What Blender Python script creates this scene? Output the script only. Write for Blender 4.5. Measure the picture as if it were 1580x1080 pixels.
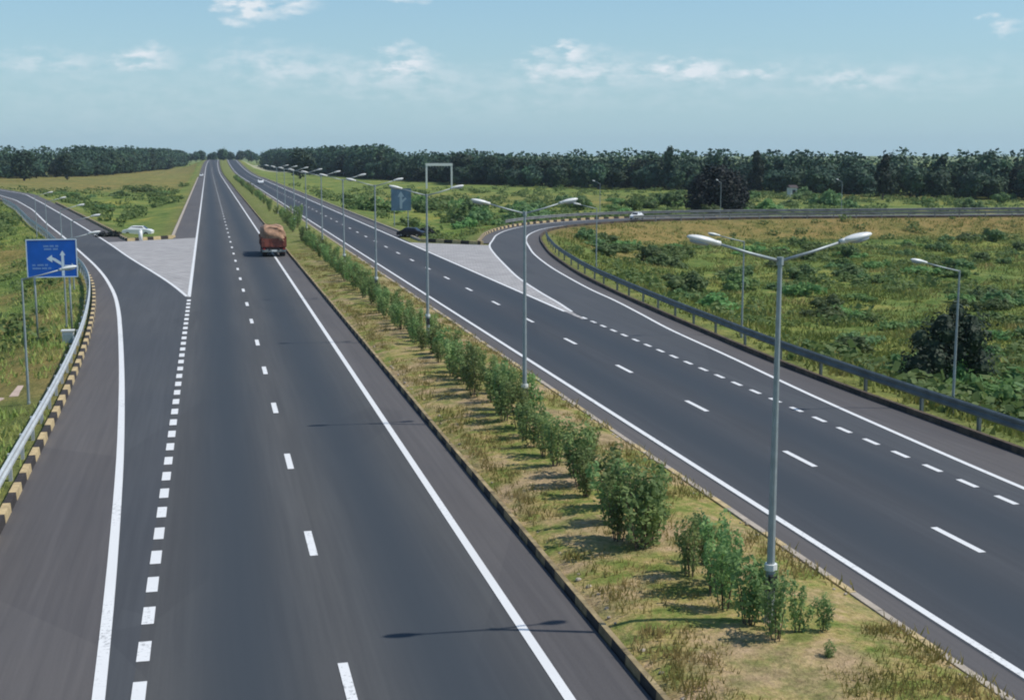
import bpy, math, random
import numpy as np
random.seed(7); rng = np.random.default_rng(7)
PI = math.pi
sc = bpy.context.scene
for o in list(bpy.data.objects): bpy.data.objects.remove(o)
COL = sc.collection

# ------------------------------------------------------------------ camera
cam_d = bpy.data.cameras.new('camera'); cam = bpy.data.objects.new('camera', cam_d); COL.objects.link(cam)
cam.location = (0, 0, 10); cam.rotation_euler = (math.radians(90-8.573), 0, math.radians(-13.145))
cam_d.sensor_fit = 'HORIZONTAL'; cam_d.sensor_width = 36; cam_d.lens = 1990/1580*36
cam_d.clip_start = 0.1; cam_d.clip_end = 40000
sc.camera = cam

# ------------------------------------------------------------------ light
SUN_DIR = np.array([.70, -.22, 1.0]); SUN_DIR /= np.linalg.norm(SUN_DIR)
elev = math.asin(SUN_DIR[2]); azim = math.atan2(SUN_DIR[0], SUN_DIR[1])
from mathutils import Vector, Matrix
sd = bpy.data.lights.new('sun', 'SUN'); sun = bpy.data.objects.new('sun', sd); COL.objects.link(sun)
sd.energy = 4.0; sd.angle = math.radians(.55); sd.color = (1, .955, .88)
sun.rotation_euler = Vector(SUN_DIR).to_track_quat('Z', 'Y').to_euler()
sun.location = (40, -20, 60)
sc.view_settings.view_transform = 'Standard'; sc.view_settings.look = 'None'
sc.view_settings.exposure = 0.0; sc.view_settings.gamma = 1
try: sc.view_settings.use_curve_mapping = False
except Exception: pass
sc.cycles.filter_width = 2.0
sc.cycles.max_bounces = 6; sc.cycles.volume_bounces = 0; sc.cycles.transparent_max_bounces = 8

W = bpy.data.worlds.new('World'); sc.world = W; W.use_nodes = True
nt = W.node_tree; nt.nodes.clear()
def N(t, tree=None, **kw):
    n = (tree or nt).nodes.new(t)
    for k, v in kw.items(): setattr(n, k, v)
    return n
def M(op, a, b=None, tree=None, clamp=False):
    tr = tree or nt
    n = tr.nodes.new('ShaderNodeMath'); n.operation = op; n.use_clamp = clamp
    for i, s in enumerate((a, b)):
        if s is None: continue
        if isinstance(s, (int, float)): n.inputs[i].default_value = s
        else: tr.links.new(s, n.inputs[i])
    return n.outputs[0]
out = N('ShaderNodeOutputWorld'); bg = N('ShaderNodeBackground'); bg.inputs[1].default_value = .12
sky = N('ShaderNodeTexSky', sky_type='NISHITA'); sky.sun_disc = False
sky.sun_elevation = elev; sky.sun_rotation = azim; sky.air_density = 1.0; sky.dust_density = .3; sky.ozone_density = 2.5
tc = N('ShaderNodeTexCoord'); sp = N('ShaderNodeSeparateXYZ'); nt.links.new(tc.outputs['Generated'], sp.inputs[0])
az = M('MULTIPLY', M('ARCTAN2', sp.outputs[0], sp.outputs[1]), 57.2958)
el = M('MULTIPLY', M('ARCSINE', sp.outputs[2]), 57.2958)
cb = N('ShaderNodeCombineXYZ'); nt.links.new(M('MULTIPLY', az, .6), cb.inputs[0]); nt.links.new(M('MULTIPLY', el, 1.4), cb.inputs[1])
nz = N('ShaderNodeTexNoise'); nz.inputs['Scale'].default_value = 1.5; nz.inputs['Detail'].default_value = 8; nz.inputs['Roughness'].default_value = .55
nt.links.new(cb.outputs[0], nz.inputs['Vector'])
nsep = N('ShaderNodeSeparateColor'); nt.links.new(nz.outputs['Color'], nsep.inputs[0])
azd = M('ADD', az, M('MULTIPLY', M('SUBTRACT', nsep.outputs[0], .5), 3.0))
eld = M('ADD', el, M('MULTIPLY', M('SUBTRACT', nsep.outputs[1], .5), 1.5))
YAW, PIT, FL = math.radians(13.145), math.radians(8.573), 1990.
def pix2dir(x, y):                      # direction (azimuth, elevation in degrees) of a cloud
    u, v = x-790, y-540
    H = FL*math.cos(PIT)-v*math.sin(PIT); V = FL*math.sin(PIT)+v*math.cos(PIT)
    return math.degrees(YAW+math.atan2(u, H)), math.degrees(math.atan2(-V, math.hypot(H, u)))
CL = [(388,14,42,20,.95),(462,6,26,12,.6),(630,-4,36,9,.5),(228,92,36,15,.6),(95,98,80,14,.3),(430,100,80,26,.32),(635,93,34,18,.75),
      (595,118,110,24,.3),(830,92,20,15,.5),(884,78,24,12,.7),(905,108,85,24,.42),(1065,110,60,14,.7),(1165,113,42,8,.5),(1330,122,60,12,.35),
      (1548,40,20,11,.6),(1030,128,330,36,.12),(220,150,300,60,.09),(760,150,150,40,.08),(1450,120,200,26,.12)]
acc = None
for (x, y, hw, hh, it) in CL:
    a0, e0 = pix2dir(x, y)
    wa, we = hw*1.5/35.1, hh*1.5/35.1
    r = M('SQRT', M('ADD', M('POWER', M('ABSOLUTE', M('DIVIDE', M('SUBTRACT', azd, a0), wa)), 2), M('POWER', M('ABSOLUTE', M('DIVIDE', M('SUBTRACT', eld, e0), we)), 2)))
    m = M('MULTIPLY', M('SUBTRACT', 1.0, r, clamp=True), it)
    acc = m if acc is None else M('ADD', acc, m)
tex = M('MULTIPLY', M('SUBTRACT', nz.outputs['Fac'], .36), 4.2, clamp=True)
cl = M('MULTIPLY', acc, tex, clamp=True)
cl = M('MULTIPLY', cl, 1.9, clamp=True)
mx = N('ShaderNodeMix', data_type='RGBA'); nt.links.new(cl, mx.inputs[0])
tint = N('ShaderNodeMix', data_type='RGBA', blend_type='MULTIPLY'); tint.inputs[0].default_value = 1
tint.inputs[7].default_value = (.80, .97, 1.03, 1)
nt.links.new(sky.outputs[0], tint.inputs[6])
veil = N('ShaderNodeMix', data_type='RGBA')          # haze painted into the sky colour, stronger towards the horizon
nt.links.new(M('SUBTRACT', .92, M('MULTIPLY', el, .085), clamp=True), veil.inputs[0])
nt.links.new(tint.outputs[2], veil.inputs[6]); veil.inputs[7].default_value = (3.2, 4.8, 5.7, 1)
nt.links.new(veil.outputs[2], mx.inputs[6]); mx.inputs[7].default_value = (6.3, 6.9, 7.4, 1)
nt.links.new(mx.outputs[2], bg.inputs[0]); nt.links.new(bg.outputs[0], out.inputs[0])

# ------------------------------------------------------------------ helpers
def prop(o, label=None, cat=None, group=None, kind=None):
    if label: o['label'] = label
    if cat: o['category'] = cat
    if group: o['group'] = group
    if kind: o['kind'] = kind
    return o
class MB:
    def __init__(s): s.v = []; s.f = []; s.mi = []
    def add(s, vs, fs, m=0):
        b = len(s.v); s.v += [tuple(map(float, p)) for p in vs]; s.f += [tuple(b+i for i in f) for f in fs]; s.mi += [m]*len(fs)
    def box(s, c, d, rz=0, m=0, taper=1.0):
        cx, cy, cz = c; x, y, z = d[0]/2, d[1]/2, d[2]/2; vs = []
        for k, t in ((-z, 1), (z, taper)):
            for a, b in ((-x, -y), (x, -y), (x, y), (-x, y)):
                a *= t; b *= t
                vs.append((cx+a*math.cos(rz)-b*math.sin(rz), cy+a*math.sin(rz)+b*math.cos(rz), cz+k))
        s.add(vs, [(3,2,1,0),(4,5,6,7),(0,1,5,4),(1,2,6,5),(2,3,7,6),(3,0,4,7)], m)
    def tube(s, pts, rad, n=8, m=0, cap=True):
        if not hasattr(rad, '__len__'): rad = [rad]*len(pts)
        P = [Vector(p) for p in pts]; vs = []
        for i, p in enumerate(P):
            d = (P[min(i+1, len(P)-1)]-P[max(i-1, 0)]).normalized()
            a = Vector((0, 0, 1)) if abs(d.z) < .9 else Vector((1, 0, 0))
            u = d.cross(a).normalized(); w = d.cross(u)
            for k in range(n):
                t = 2*PI*k/n; vs.append(p+(u*math.cos(t)+w*math.sin(t))*rad[i])
        fs = [(i*n+k, i*n+(k+1) % n, (i+1)*n+(k+1) % n, (i+1)*n+k) for i in range(len(P)-1) for k in range(n)]
        if cap: fs += [tuple(range(n))[::-1], tuple(range((len(P)-1)*n, len(P)*n))]
        s.add(vs, fs, m)
    def ell(s, c, r, nu=12, nv=7, rot=None, m=0):
        vs = []; R = rot or Matrix.Identity(3)
        for j in range(nv+1):
            ph = -PI/2+PI*j/nv
            for i in range(nu):
                t = 2*PI*i/nu
                q = R @ Vector((r[0]*math.cos(ph)*math.cos(t), r[1]*math.cos(ph)*math.sin(t), r[2]*math.sin(ph)))
                vs.append((c[0]+q.x, c[1]+q.y, c[2]+q.z))
        s.add(vs, [(j*nu+i, j*nu+(i+1) % nu, (j+1)*nu+(i+1) % nu, (j+1)*nu+i) for j in range(nv) for i in range(nu)], m)
    def mesh(s, name, mats, smooth=False):
        me = bpy.data.meshes.new(name); me.from_pydata(s.v, [], s.f)
        for m in (mats if isinstance(mats, (list, tuple)) else [mats]): me.materials.append(m)
        me.polygons.foreach_set('material_index', s.mi)
        if smooth: me.polygons.foreach_set('use_smooth', [True]*len(s.f))
        me.update(); return me
    def build(s, name, mats, parent=None, smooth=False, bevel=0):
        o = bpy.data.objects.new(name, s.mesh(name, mats, smooth)); COL.objects.link(o)
        if parent: o.parent = parent
        if bevel:
            b = o.modifiers.new('bevel', 'BEVEL'); b.width = bevel; b.segments = 2; b.limit_method = 'ANGLE'
        return o
def empty(name, loc, rz=0, **k):
    o = bpy.data.objects.new(name, None); COL.objects.link(o); o.location = loc; o.rotation_euler = (0, 0, rz); o.empty_display_size = .3
    prop(o, **k); return o
def copy_tree(o, loc=None, rz=None, label=None, parent=None, scale=None):
    c = o.copy(); COL.objects.link(c)
    if parent: c.parent = parent
    if loc is not None: c.location = loc
    if rz is not None: c.rotation_euler = (0, 0, rz)
    if scale is not None: c.scale = scale if hasattr(scale, '__len__') else (scale,)*3
    if label: c['label'] = label
    for ch in [x for x in o.children]: copy_tree(ch, parent=c)
    return c

# ------------------------------------------------------------------ materials
def mat(name, c, rough=.6, metal=0, var=0, vscale=3, c2=None, bump=0, bscale=20, spec=.5):
    m = bpy.data.materials.new(name); m.use_nodes = True; t = m.node_tree; p = t.nodes['Principled BSDF']
    p.inputs['Roughness'].default_value = rough; p.inputs['Metallic'].default_value = metal
    p.inputs['Specular IOR Level'].default_value = spec
    c = tuple(c)+(1,)
    if var or c2:
        g = t.nodes.new('ShaderNodeNewGeometry'); n = t.nodes.new('ShaderNodeTexNoise')
        n.inputs['Scale'].default_value = vscale; n.inputs['Detail'].default_value = 5
        t.links.new(g.outputs['Position'], n.inputs['Vector'])
        r = t.nodes.new('ShaderNodeValToRGB'); t.links.new(n.outputs['Fac'], r.inputs[0])
        d = tuple(c2)+(1,) if c2 else tuple(x*(1+var) for x in c[:3])+(1,)
        a = c if c2 else tuple(x*(1-var) for x in c[:3])+(1,)
        r.color_ramp.elements[0].position = .3; r.color_ramp.elements[0].color = a
        r.color_ramp.elements[1].position = .7; r.color_ramp.elements[1].color = d
        t.links.new(r.outputs[0], p.inputs['Base Color'])
    else: p.inputs['Base Color'].default_value = c
    if bump:
        g = t.nodes.new('ShaderNodeNewGeometry'); n = t.nodes.new('ShaderNodeTexNoise'); n.inputs['Scale'].default_value = bscale; n.inputs['Detail'].default_value = 4
        t.links.new(g.outputs['Position'], n.inputs['Vector'])
        b = t.nodes.new('ShaderNodeBump'); b.inputs['Strength'].default_value = bump; b.inputs['Distance'].default_value = .05
        t.links.new(n.outputs['Fac'], b.inputs['Height']); t.links.new(b.outputs[0], p.inputs['Normal'])
    return m
def noise(t, vec, scale, detail=4, rough=.5):
    n = t.nodes.new('ShaderNodeTexNoise'); n.inputs['Scale'].default_value = scale; n.inputs['Detail'].default_value = detail; n.inputs['Roughness'].default_value = rough
    t.links.new(vec, n.inputs['Vector']); return n.outputs['Fac']
def ramp(t, fac, stops):
    r = t.nodes.new('ShaderNodeValToRGB'); t.links.new(fac, r.inputs[0]); e = r.color_ramp.elements
    while len(e) < len(stops): e.new(.5)
    for i, (p, c) in enumerate(stops): e[i].position = p; e[i].color = tuple(c)+(1,)
    return r.outputs[0]
def mixc(t, f, a, b, mode='MIX'):
    m = t.nodes.new('ShaderNodeMix'); m.data_type = 'RGBA'; m.blend_type = mode
    for s, i in ((f, 0), (a, 6), (b, 7)):
        if isinstance(s, (int, float)): m.inputs[i].default_value = s
        elif isinstance(s, tuple): m.inputs[i].default_value = s+(1,)
        else: t.links.new(s, m.inputs[i])
    return m.outputs[2]
def asphalt(name, base, streak=.12, lane=None):
    m = bpy.data.materials.new(name); m.use_nodes = True; t = m.node_tree; p = t.nodes['Principled BSDF']
    g = t.nodes.new('ShaderNodeNewGeometry'); mp = t.nodes.new('ShaderNodeMapping'); mp.inputs['Scale'].default_value = (1, .035, 1)
    t.links.new(g.outputs['Position'], mp.inputs['Vector'])
    s = noise(t, mp.outputs[0], 1.1, 5); big = noise(t, g.outputs['Position'], .08, 4); fine = noise(t, g.outputs['Position'], 38, 3, .7)
    b = tuple(base)
    c = ramp(t, s, [(.3, tuple(x*(1-streak) for x in b)), (.7, tuple(x*(1+streak) for x in b))])
    c = mixc(t, .8, c, ramp(t, big, [(.3, (.88, .9, .93)), (.7, (1.1, 1.08, 1.04))]), 'MULTIPLY')
    c = mixc(t, .8, c, ramp(t, fine, [(.3, (.8, .8, .8)), (.7, (1.2, 1.2, 1.2))]), 'MULTIPLY')
    vo = t.nodes.new('ShaderNodeTexVoronoi'); vo.inputs['Scale'].default_value = .16; vo.feature = 'F1'; mp2 = t.nodes.new('ShaderNodeMapping'); mp2.inputs['Scale'].default_value = (1.4, .35, 1)
    t.links.new(g.outputs['Position'], mp2.inputs['Vector']); t.links.new(mp2.outputs[0], vo.inputs['Vector'])
    pc = t.nodes.new('ShaderNodeSeparateColor'); t.links.new(vo.outputs['Color'], pc.inputs[0])
    c = mixc(t, M('GREATER_THAN', pc.outputs[0], .8, t), c, mixc(t, 1.0, c, (.9, .9, .91), 'MULTIPLY'))
    mp3 = t.nodes.new('ShaderNodeMapping'); mp3.inputs['Scale'].default_value = (6, .12, 1); t.links.new(g.outputs['Position'], mp3.inputs['Vector'])
    st = noise(t, mp3.outputs[0], 1.0, 4, .6)
    c = mixc(t, .7, c, ramp(t, st, [(.35, (.86, .86, .87)), (.65, (1.1, 1.1, 1.09))]), 'MULTIPLY')
    if lane:                                # wheel tracks polished darker by tyres
        x0, w = lane
        sx = t.nodes.new('ShaderNodeSeparateXYZ'); t.links.new(g.outputs['Position'], sx.inputs[0])
        d = M('ADD', M('MULTIPLY', M('COSINE', M('MULTIPLY', M('SUBTRACT', sx.outputs[0], x0, t), 2*PI/w, t), None, t), .5, t), .5, t)
        c = mixc(t, M('MULTIPLY', d, .85, t), c, (.037, .047, .058))
    t.links.new(c, p.inputs['Base Color']); p.inputs['Roughness'].default_value = .82; p.inputs['Specular IOR Level'].default_value = .35
    bp = t.nodes.new('ShaderNodeBump'); bp.inputs['Strength'].default_value = .25; bp.inputs['Distance'].default_value = .01
    t.links.new(fine, bp.inputs['Height']); t.links.new(bp.outputs[0], p.inputs['Normal'])
    return m
M_ASPH = asphalt('asphalt', (.078, .078, .078), lane=(.4, 3.9))
M_ASPHR = asphalt('asphalt_right', (.056, .060, .067), lane=(17.0, 3.75))
M_SHOUL = asphalt('asphalt_shoulder', (.106, .098, .096), .08)
M_GORE = mat('gore_paving', (.41, .395, .385), .9)
t = M_GORE.node_tree; g = t.nodes.new('ShaderNodeNewGeometry'); br = t.nodes.new('ShaderNodeTexBrick'); mp_ = t.nodes.new('ShaderNodeMapping'); mp_.inputs['Rotation'].default_value = (0, 0, .5)
t.links.new(g.outputs['Position'], mp_.inputs['Vector']); t.links.new(mp_.outputs[0], br.inputs['Vector']); br.inputs['Scale'].default_value = .55; br.inputs['Mortar Size'].default_value = .035
br.inputs['Color1'].default_value = (.46, .44, .43, 1); br.inputs['Color2'].default_value = (.37, .36, .355, 1); br.inputs['Mortar'].default_value = (.26, .25, .24, 1)
t.links.new(mixc(t, .8, br.outputs[0], ramp(t, noise(t, g.outputs['Position'], .5, 6, .7), [(.3, (.74, .73, .72)), (.7, (1.15, 1.14, 1.13))]), 'MULTIPLY'), t.nodes['Principled BSDF'].inputs['Base Color'])
M_PAINT = mat('road_paint', (.80, .80, .79), .6, var=.06, vscale=6)
t = M_PAINT.node_tree; g = t.nodes.new('ShaderNodeNewGeometry'); w1 = noise(t, g.outputs['Position'], 9, 6, .75); w2 = noise(t, g.outputs['Position'], .25, 3)
wear = M('MULTIPLY', M('SUBTRACT', M('ADD', w1, M('MULTIPLY', w2, .5, t), t), .83, t), 7, t, True)
t.links.new(mixc(t, M('MULTIPLY', wear, .75, t), mixc(t, w2, (.66, .655, .64), (.82, .82, .80)), (.20, .20, .20)), t.nodes['Principled BSDF'].inputs['Base Color'])
M_CONC = mat('concrete', (.42, .36, .29), .9, var=.2, vscale=3, bump=.3)
M_KY = mat('kerb_yellow', (.50, .38, .20), .8, var=.25, vscale=4)
M_KB = mat('kerb_black', (.035, .028, .025), .8, var=.3, vscale=4)
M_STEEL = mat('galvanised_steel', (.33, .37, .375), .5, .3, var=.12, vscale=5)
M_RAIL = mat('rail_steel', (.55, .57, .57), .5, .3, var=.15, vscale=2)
M_WHITE = mat('lamp_white', (.74, .74, .70), .35)
M_GLASS = mat('lamp_glass', (.35, .37, .38), .15)
M_DARK = mat('dark_box', (.03, .03, .035), .5)
M_BLUE = mat('sign_blue', (.004, .10, .46), .4, var=.12, vscale=2)
M_SIGNW = mat('sign_white', (.62, .72, .80), .45)
M_SIGNT = mat('sign_text', (.22, .38, .66), .45)
M_GSIGN = mat('sign_grey_blue', (.07, .13, .19), .5, var=.2, vscale=1)
M_BARK = mat('bark', (.10, .075, .055), .9, var=.3, vscale=3)
def leaf(name, dark, mid, light, sc_=1.2, sc2=.12, trans=.15, vr=.7):
    m = bpy.data.materials.new(name); m.use_nodes = True; t = m.node_tree; p = t.nodes['Principled BSDF']
    g = t.nodes.new('ShaderNodeNewGeometry'); oi = t.nodes.new('ShaderNodeObjectInfo')
    a = noise(t, g.outputs['Position'], sc_, 4, .65)
    c = ramp(t, a, [(.3, dark), (.5, mid), (.72, light)])
    hv = t.nodes.new('ShaderNodeHueSaturation'); t.links.new(c, hv.inputs['Color'])
    t.links.new(M('ADD', M('MULTIPLY', oi.outputs['Random'], vr, t), 1-vr/2, t), hv.inputs['Value'])
    t.links.new(M('ADD', M('MULTIPLY', oi.outputs['Random'], .06, t), .47, t), hv.inputs['Hue'])
    t.links.new(hv.outputs[0], p.inputs['Base Color']); p.inputs['Roughness'].default_value = .65; p.inputs['Specular IOR Level'].default_value = .25
    tr = t.nodes.new('ShaderNodeBsdfTranslucent'); t.links.new(hv.outputs[0], tr.inputs[0]); mx_ = t.nodes.new('ShaderNodeMixShader'); mx_.inputs[0].default_value = trans
    t.links.new(p.outputs[0], mx_.inputs[1]); t.links.new(tr.outputs[0], mx_.inputs[2]); t.links.new(mx_.outputs[0], t.nodes['Material Output'].inputs[0])
    return m
L_FOREST = leaf('forest_leaf', (.018, .042, .028), (.036, .074, .042), (.085, .14, .06), .22, vr=1.15)
L_BUSH = leaf('bush_leaf', (.10, .19, .055), (.17, .28, .095), (.28, .37, .12), 1.0, trans=.4)
L_SHRUB = leaf('shrub_leaf', (.11, .18, .07), (.21, .30, .11), (.38, .47, .17), 1.3, trans=.45)
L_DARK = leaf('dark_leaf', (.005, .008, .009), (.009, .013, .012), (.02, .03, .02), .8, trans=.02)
L_DKGR = leaf('dark_green_leaf', (.02, .035, .022), (.035, .06, .035), (.07, .11, .055), .8)
L_GRASS = leaf('grass_blade', (.22, .25, .06), (.38, .35, .11), (.52, .42, .18), .9, trans=.5)
L_COVER = leaf('scrub_leaf', (.14, .21, .05), (.27, .32, .085), (.50, .41, .15), .2, trans=.25)

# ------------------------------------------------------------------ road layout (metres; road runs along +Y)
def lerp_tab(tab, y):
    xs_, vs_ = [a for a, b in tab], [b for a, b in tab]; w_ = min(9., max(0., (y-xs_[0])*.5))   # moving average rounds the corners
    return float(np.mean([np.interp(y+k*w_/3, xs_, vs_) for k in range(-3, 4)]))
KERB_L = [(-40,-4.2),(10,-5.0),(25,-5.55),(36,-5.75),(49,-5.9),(56,-6.0),(65,-6.25),(78,-6.8),(87,-7.4),(98,-8.2),(110,-9.4),(120,-10.9),(141,-14.6),(174,-20.2),(199,-25),(255,-34.5),(311,-45.5),(360,-58),(430,-80),(520,-114),(700,-190)]
EXL = [(-40,-1.0),(10,-1.9),(23.9,-2.3),(27,-2.45),(36.4,-2.8),(51.5,-3.6),(69,-4.7),(91.6,-6.3),(103,-7.5),(120,-9.75),(141,-13.2),(174,-18.6),(199,-23),(255,-32),(311,-42.5),(360,-54),(430,-75),(520,-108),(700,-184)]
EXR = [(94.7,-1.75),(104,-3.0),(114,-4.6),(131,-7.6),(156,-11.5),(181,-15.7),(226,-23.3),(289,-34.2),(358,-46.5),(430,-67),(520,-99),(700,-174)]
def rz(y):                               # the far road climbs to a crest
    t = min(max((y-620)/650., 0), 1); return 5.6*t*t*(3-2*t)
def rx(y):                               # and bends gently right
    t = max(y-700, 0)/900.; return 9*t*t
# ramp on the right: pairs (outer line point, inner line point, inner kerb point)
RAMP = [((22.6,20),(23.6,20),(26.4,20)),((22.6,33),(23.8,33.5),(26.4,33)),((22.5,42),(24.1,42),(26.4,42.6)),((22.5,50),(24.5,50),(26.4,50)),((22.4,60),(25.2,60),(26.6,59)),
        ((22.4,70),(25.8,70),(27.2,69)),((22.5,78),(26.6,78),(27.7,77)),((23.1,85),(27.3,85.5),(28.3,85)),((23.6,92),(27.8,93),(28.9,92)),((24.6,102.7),(28.8,103),(29.9,102)),
        ((26.0,113.2),(30.1,114),(31.3,112.5)),((28.3,129),(32.2,127.8),(33.5,126.5)),((30.3,140.7),(34.3,138.6),(35.7,137.6)),((32.6,149.8),(36.8,150.2),(38.2,149.0)),
        ((35.8,161.4),(40.1,161.5),(41.3,160.2)),((40.2,172.6),(45.0,173),(45.8,171.5)),((46,182.5),(50.5,180.5),(51.2,179)),((53.5,190.5),(57.5,187),(58.2,185.4)),
        ((62.5,196.3),(65.5,191.5),(65.9,189.9)),((73.5,199),(75.5,194),(75.7,192.3)),((89,200),(89.5,195),(89.5,193.3)),((110,199),(110,194),(110,192.3)),
        ((147,197),(147,191.5),(147,189.8)),((190,194),(190,188.5),(190,186.8)),((260,190),(260,184.5),(260,182.8)),((400,182),(400,176),(400,174))]
def offs(pts, d):                        # offset polyline to its left by d
    P = [np.array(p, float) for p in pts]; o = []
    for i in range(len(P)):
        t = P[min(i+1, len(P)-1)]-P[max(i-1, 0)]; t /= np.linalg.norm(t); o.append(P[i]+d*np.array([-t[1], t[0]]))
    return [tuple(q) for q in o]
R_OUT = [a for a, b, c in RAMP]; R_IN = [b for a, b, c in RAMP]; R_KERB = [c for a, b, c in RAMP]
R_OSH = offs(R_OUT, 1.5)                 # outer edge of ramp's left shoulder
def dense(pts, step=2.0):
    o = []
    for a, b in zip(pts[:-1], pts[1:]):
        n = max(1, int(math.hypot(b[0]-a[0], b[1]-a[1])/step))
        o += [(a[0]+(b[0]-a[0])*k/n, a[1]+(b[1]-a[1])*k/n) for k in range(n)]
    return o+[pts[-1]]
def smooth_poly(pts, n=8):               # Catmull-Rom through points
    P = [np.array(p, float) for p in pts]; P = [2*P[0]-P[1]]+P+[2*P[-1]-P[-2]]; o = []
    for i in range(1, len(P)-2):
        for k in range(n):
            t = k/n; a, b, c, d = P[i-1:i+3]
            o.append(tuple(.5*((2*b)+(c-a)*t+(2*a-5*b+4*c-d)*t*t+(3*b-a-3*c+d)*t**3)))
    return o+[tuple(P[-2])]

# ------------------------------------------------------------------ terrain
Ys_far = list(np.arange(-40, 620, 20))+list(np.arange(620, 1400, 40))
poly_main = [(-4.4, -40), (24.2, -40)]+[(24.2+rx(y), y) for y in Ys_far[1:]]+[(-4.4+rx(y), y) for y in Ys_far[:0:-1]]
yl = [y for y, _ in KERB_L]
poly_ex = [(lerp_tab(KERB_L, y), y) for y in yl]+[(lerp_tab(EXR, y)+2.4 if y > 160 else 0, y) for y in yl[::-1]]
poly_ramp = [(x, y) for x, y in R_OSH]+[(x+.2, y-.2) for x, y in R_KERB[::-1]]
poly_ramp0 = [(22, -40), (26.4, -40), (26.4, 22), (22, 22)]
poly_gl = [(-2, 90), (-10.8, 158), (-3, 166), (0, 166), (0, 90)]
poly_gr = [(22, 76), (30.5, 142.7), (32, 150), (24, 152), (20, 152), (20, 76)]
POLYS = [poly_main, poly_ex, poly_ramp, poly_ramp0, poly_gl, poly_gr]
def seg_dist(px, py, poly):
    d = np.full(px.shape, 1e9); inside = np.zeros(px.shape, bool); n = len(poly)
    for i in range(n):
        x1, y1 = poly[i]; x2, y2 = poly[(i+1) % n]
        L = (x2-x1)**2+(y2-y1)**2+1e-9
        t = np.clip(((px-x1)*(x2-x1)+(py-y1)*(y2-y1))/L, 0, 1)
        d = np.minimum(d, np.hypot(px-x1-t*(x2-x1), py-y1-t*(y2-y1)))
        c = ((y1 > py) != (y2 > py)) & (px < (x2-x1)*(py-y1)/(y2-y1+1e-12)+x1); inside ^= c
    return np.where(inside, -d, d)
def road_dist(px, py):
    d = np.full(px.shape, 1e9)
    for p in POLYS: d = np.minimum(d, seg_dist(px, py, p))
    return d
def sstep(a, b, x): t = np.clip((x-a)/(b-a), 0, 1); return t*t*(3-2*t)
def vnoise(x, y, s, seed=0):
    def h(i, j): return np.modf(np.abs(np.sin(i*127.1+j*311.7+seed*74.7)*43758.5453))[0]
    x = x/s; y = y/s; i = np.floor(x); j = np.floor(y); u = x-i; v = y-j; u = u*u*(3-2*u); v = v*v*(3-2*v)
    return (h(i, j)*(1-u)+h(i+1, j)*u)*(1-v)+(h(i, j+1)*(1-u)+h(i+1, j+1)*u)*v
def terrain(px, py, d=None):
    px = np.asarray(px, float); py = np.asarray(py, float)
    if d is None: d = road_dist(px, py)
    tt = np.clip((py-620)/650., 0, 1); base = 5.6*tt*tt*(3-2*tt)*(1-sstep(2, 22, d))
    depth = np.where((px > 26) & (py < 200) & (py > -60), 2.5, 1.3)
    depth = np.where((px > -30) & (px < 0), np.where(py > 150, .7, 1.5), depth)
    z = base-depth*sstep(1.2, np.where(px > 26, 13.0, 8.0), d)-.10+(vnoise(px, py, 9)-.5)*.8*sstep(4, 14, d)+(vnoise(px, py, 3.1, 3)-.5)*.35*sstep(2, 7, d)
    return np.where(d < .6, base-.10, z)
gx = np.concatenate([-np.geomspace(9000, 62, 34), np.arange(-60, 170, 1.6), np.geomspace(172, 9000, 36)])
gy = np.concatenate([-np.geomspace(3000, 42, 10), np.arange(-40, 262, 1.6), np.geomspace(264, 16000, 70)])
GX, GY = np.meshgrid(gx, gy); fx = GX.ravel(); fy = GY.ravel()
FD = road_dist(fx, fy); FZ = terrain(fx, fy, FD)
nx, ny = len(gx), len(gy)
me = bpy.data.meshes.new('ground')
ii, jj = np.meshgrid(np.arange(nx-1), np.arange(ny-1)); q = (jj*nx+ii).ravel()
me.from_pydata(np.stack([fx, fy, FZ], 1).tolist(), [], np.stack([q, q+1, q+nx+1, q+nx], 1).tolist())
me.polygons.foreach_set('use_smooth', [True]*len(me.polygons))
def far_ramp_d(x, y):
    P = [(c[0], c[1]) for c in R_KERB[13:]]; d = np.full(x.shape, 1e9)
    for (x1, y1), (x2, y2) in zip(P[:-1], P[1:]):
        L = (x2-x1)**2+(y2-y1)**2; t = np.clip(((x-x1)*(x2-x1)+(y-y1)*(y2-y1))/L, 0, 1)
        d = np.minimum(d, np.hypot(x-x1-t*(x2-x1), y-y1-t*(y2-y1)))
    return d
frd = far_ramp_d(fx, fy)
dry = (1-sstep(7, 20, frd))*(fy < 195)*(fx > 44)*.95
dry = np.maximum(dry, .8*(fx < -5)*(fx > -60)*(fy > 30)*(fy < 165)*sstep(.35, .65, vnoise(fx, fy, 9, 5)))
dry = np.maximum(dry, .8*sstep(380, 460, fy)*(1-sstep(1100, 1300, fy))*(fx < -8)*(fx > -160)*(.5+.5*vnoise(fx, fy, 40, 19)))
dry = np.maximum(dry, .75*np.exp(-((fy-330)/45)**2)*(fx > 40)*vnoise(fx, fy, 30, 9))
pale = ((fy > 900) & (fy < 1500) & (fx > 30) & (fx < 110)).astype(float)
at = me.color_attributes.new('ground_kind', 'FLOAT_COLOR', 'POINT')
at.data.foreach_set('color', np.stack([np.clip(dry, 0, 1), pale, np.clip(1-sstep(0, 3, FD), 0, 1), np.ones_like(dry)], 1).ravel())
mg = bpy.data.materials.new('ground_scrub'); mg.use_nodes = True; t = mg.node_tree; p = t.nodes['Principled BSDF']
g = t.nodes.new('ShaderNodeNewGeometry'); ca = t.nodes.new('ShaderNodeVertexColor'); ca.layer_name = 'ground_kind'
sepc = t.nodes.new('ShaderNodeSeparateColor'); t.links.new(ca.outputs[0], sepc.inputs[0])
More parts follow.
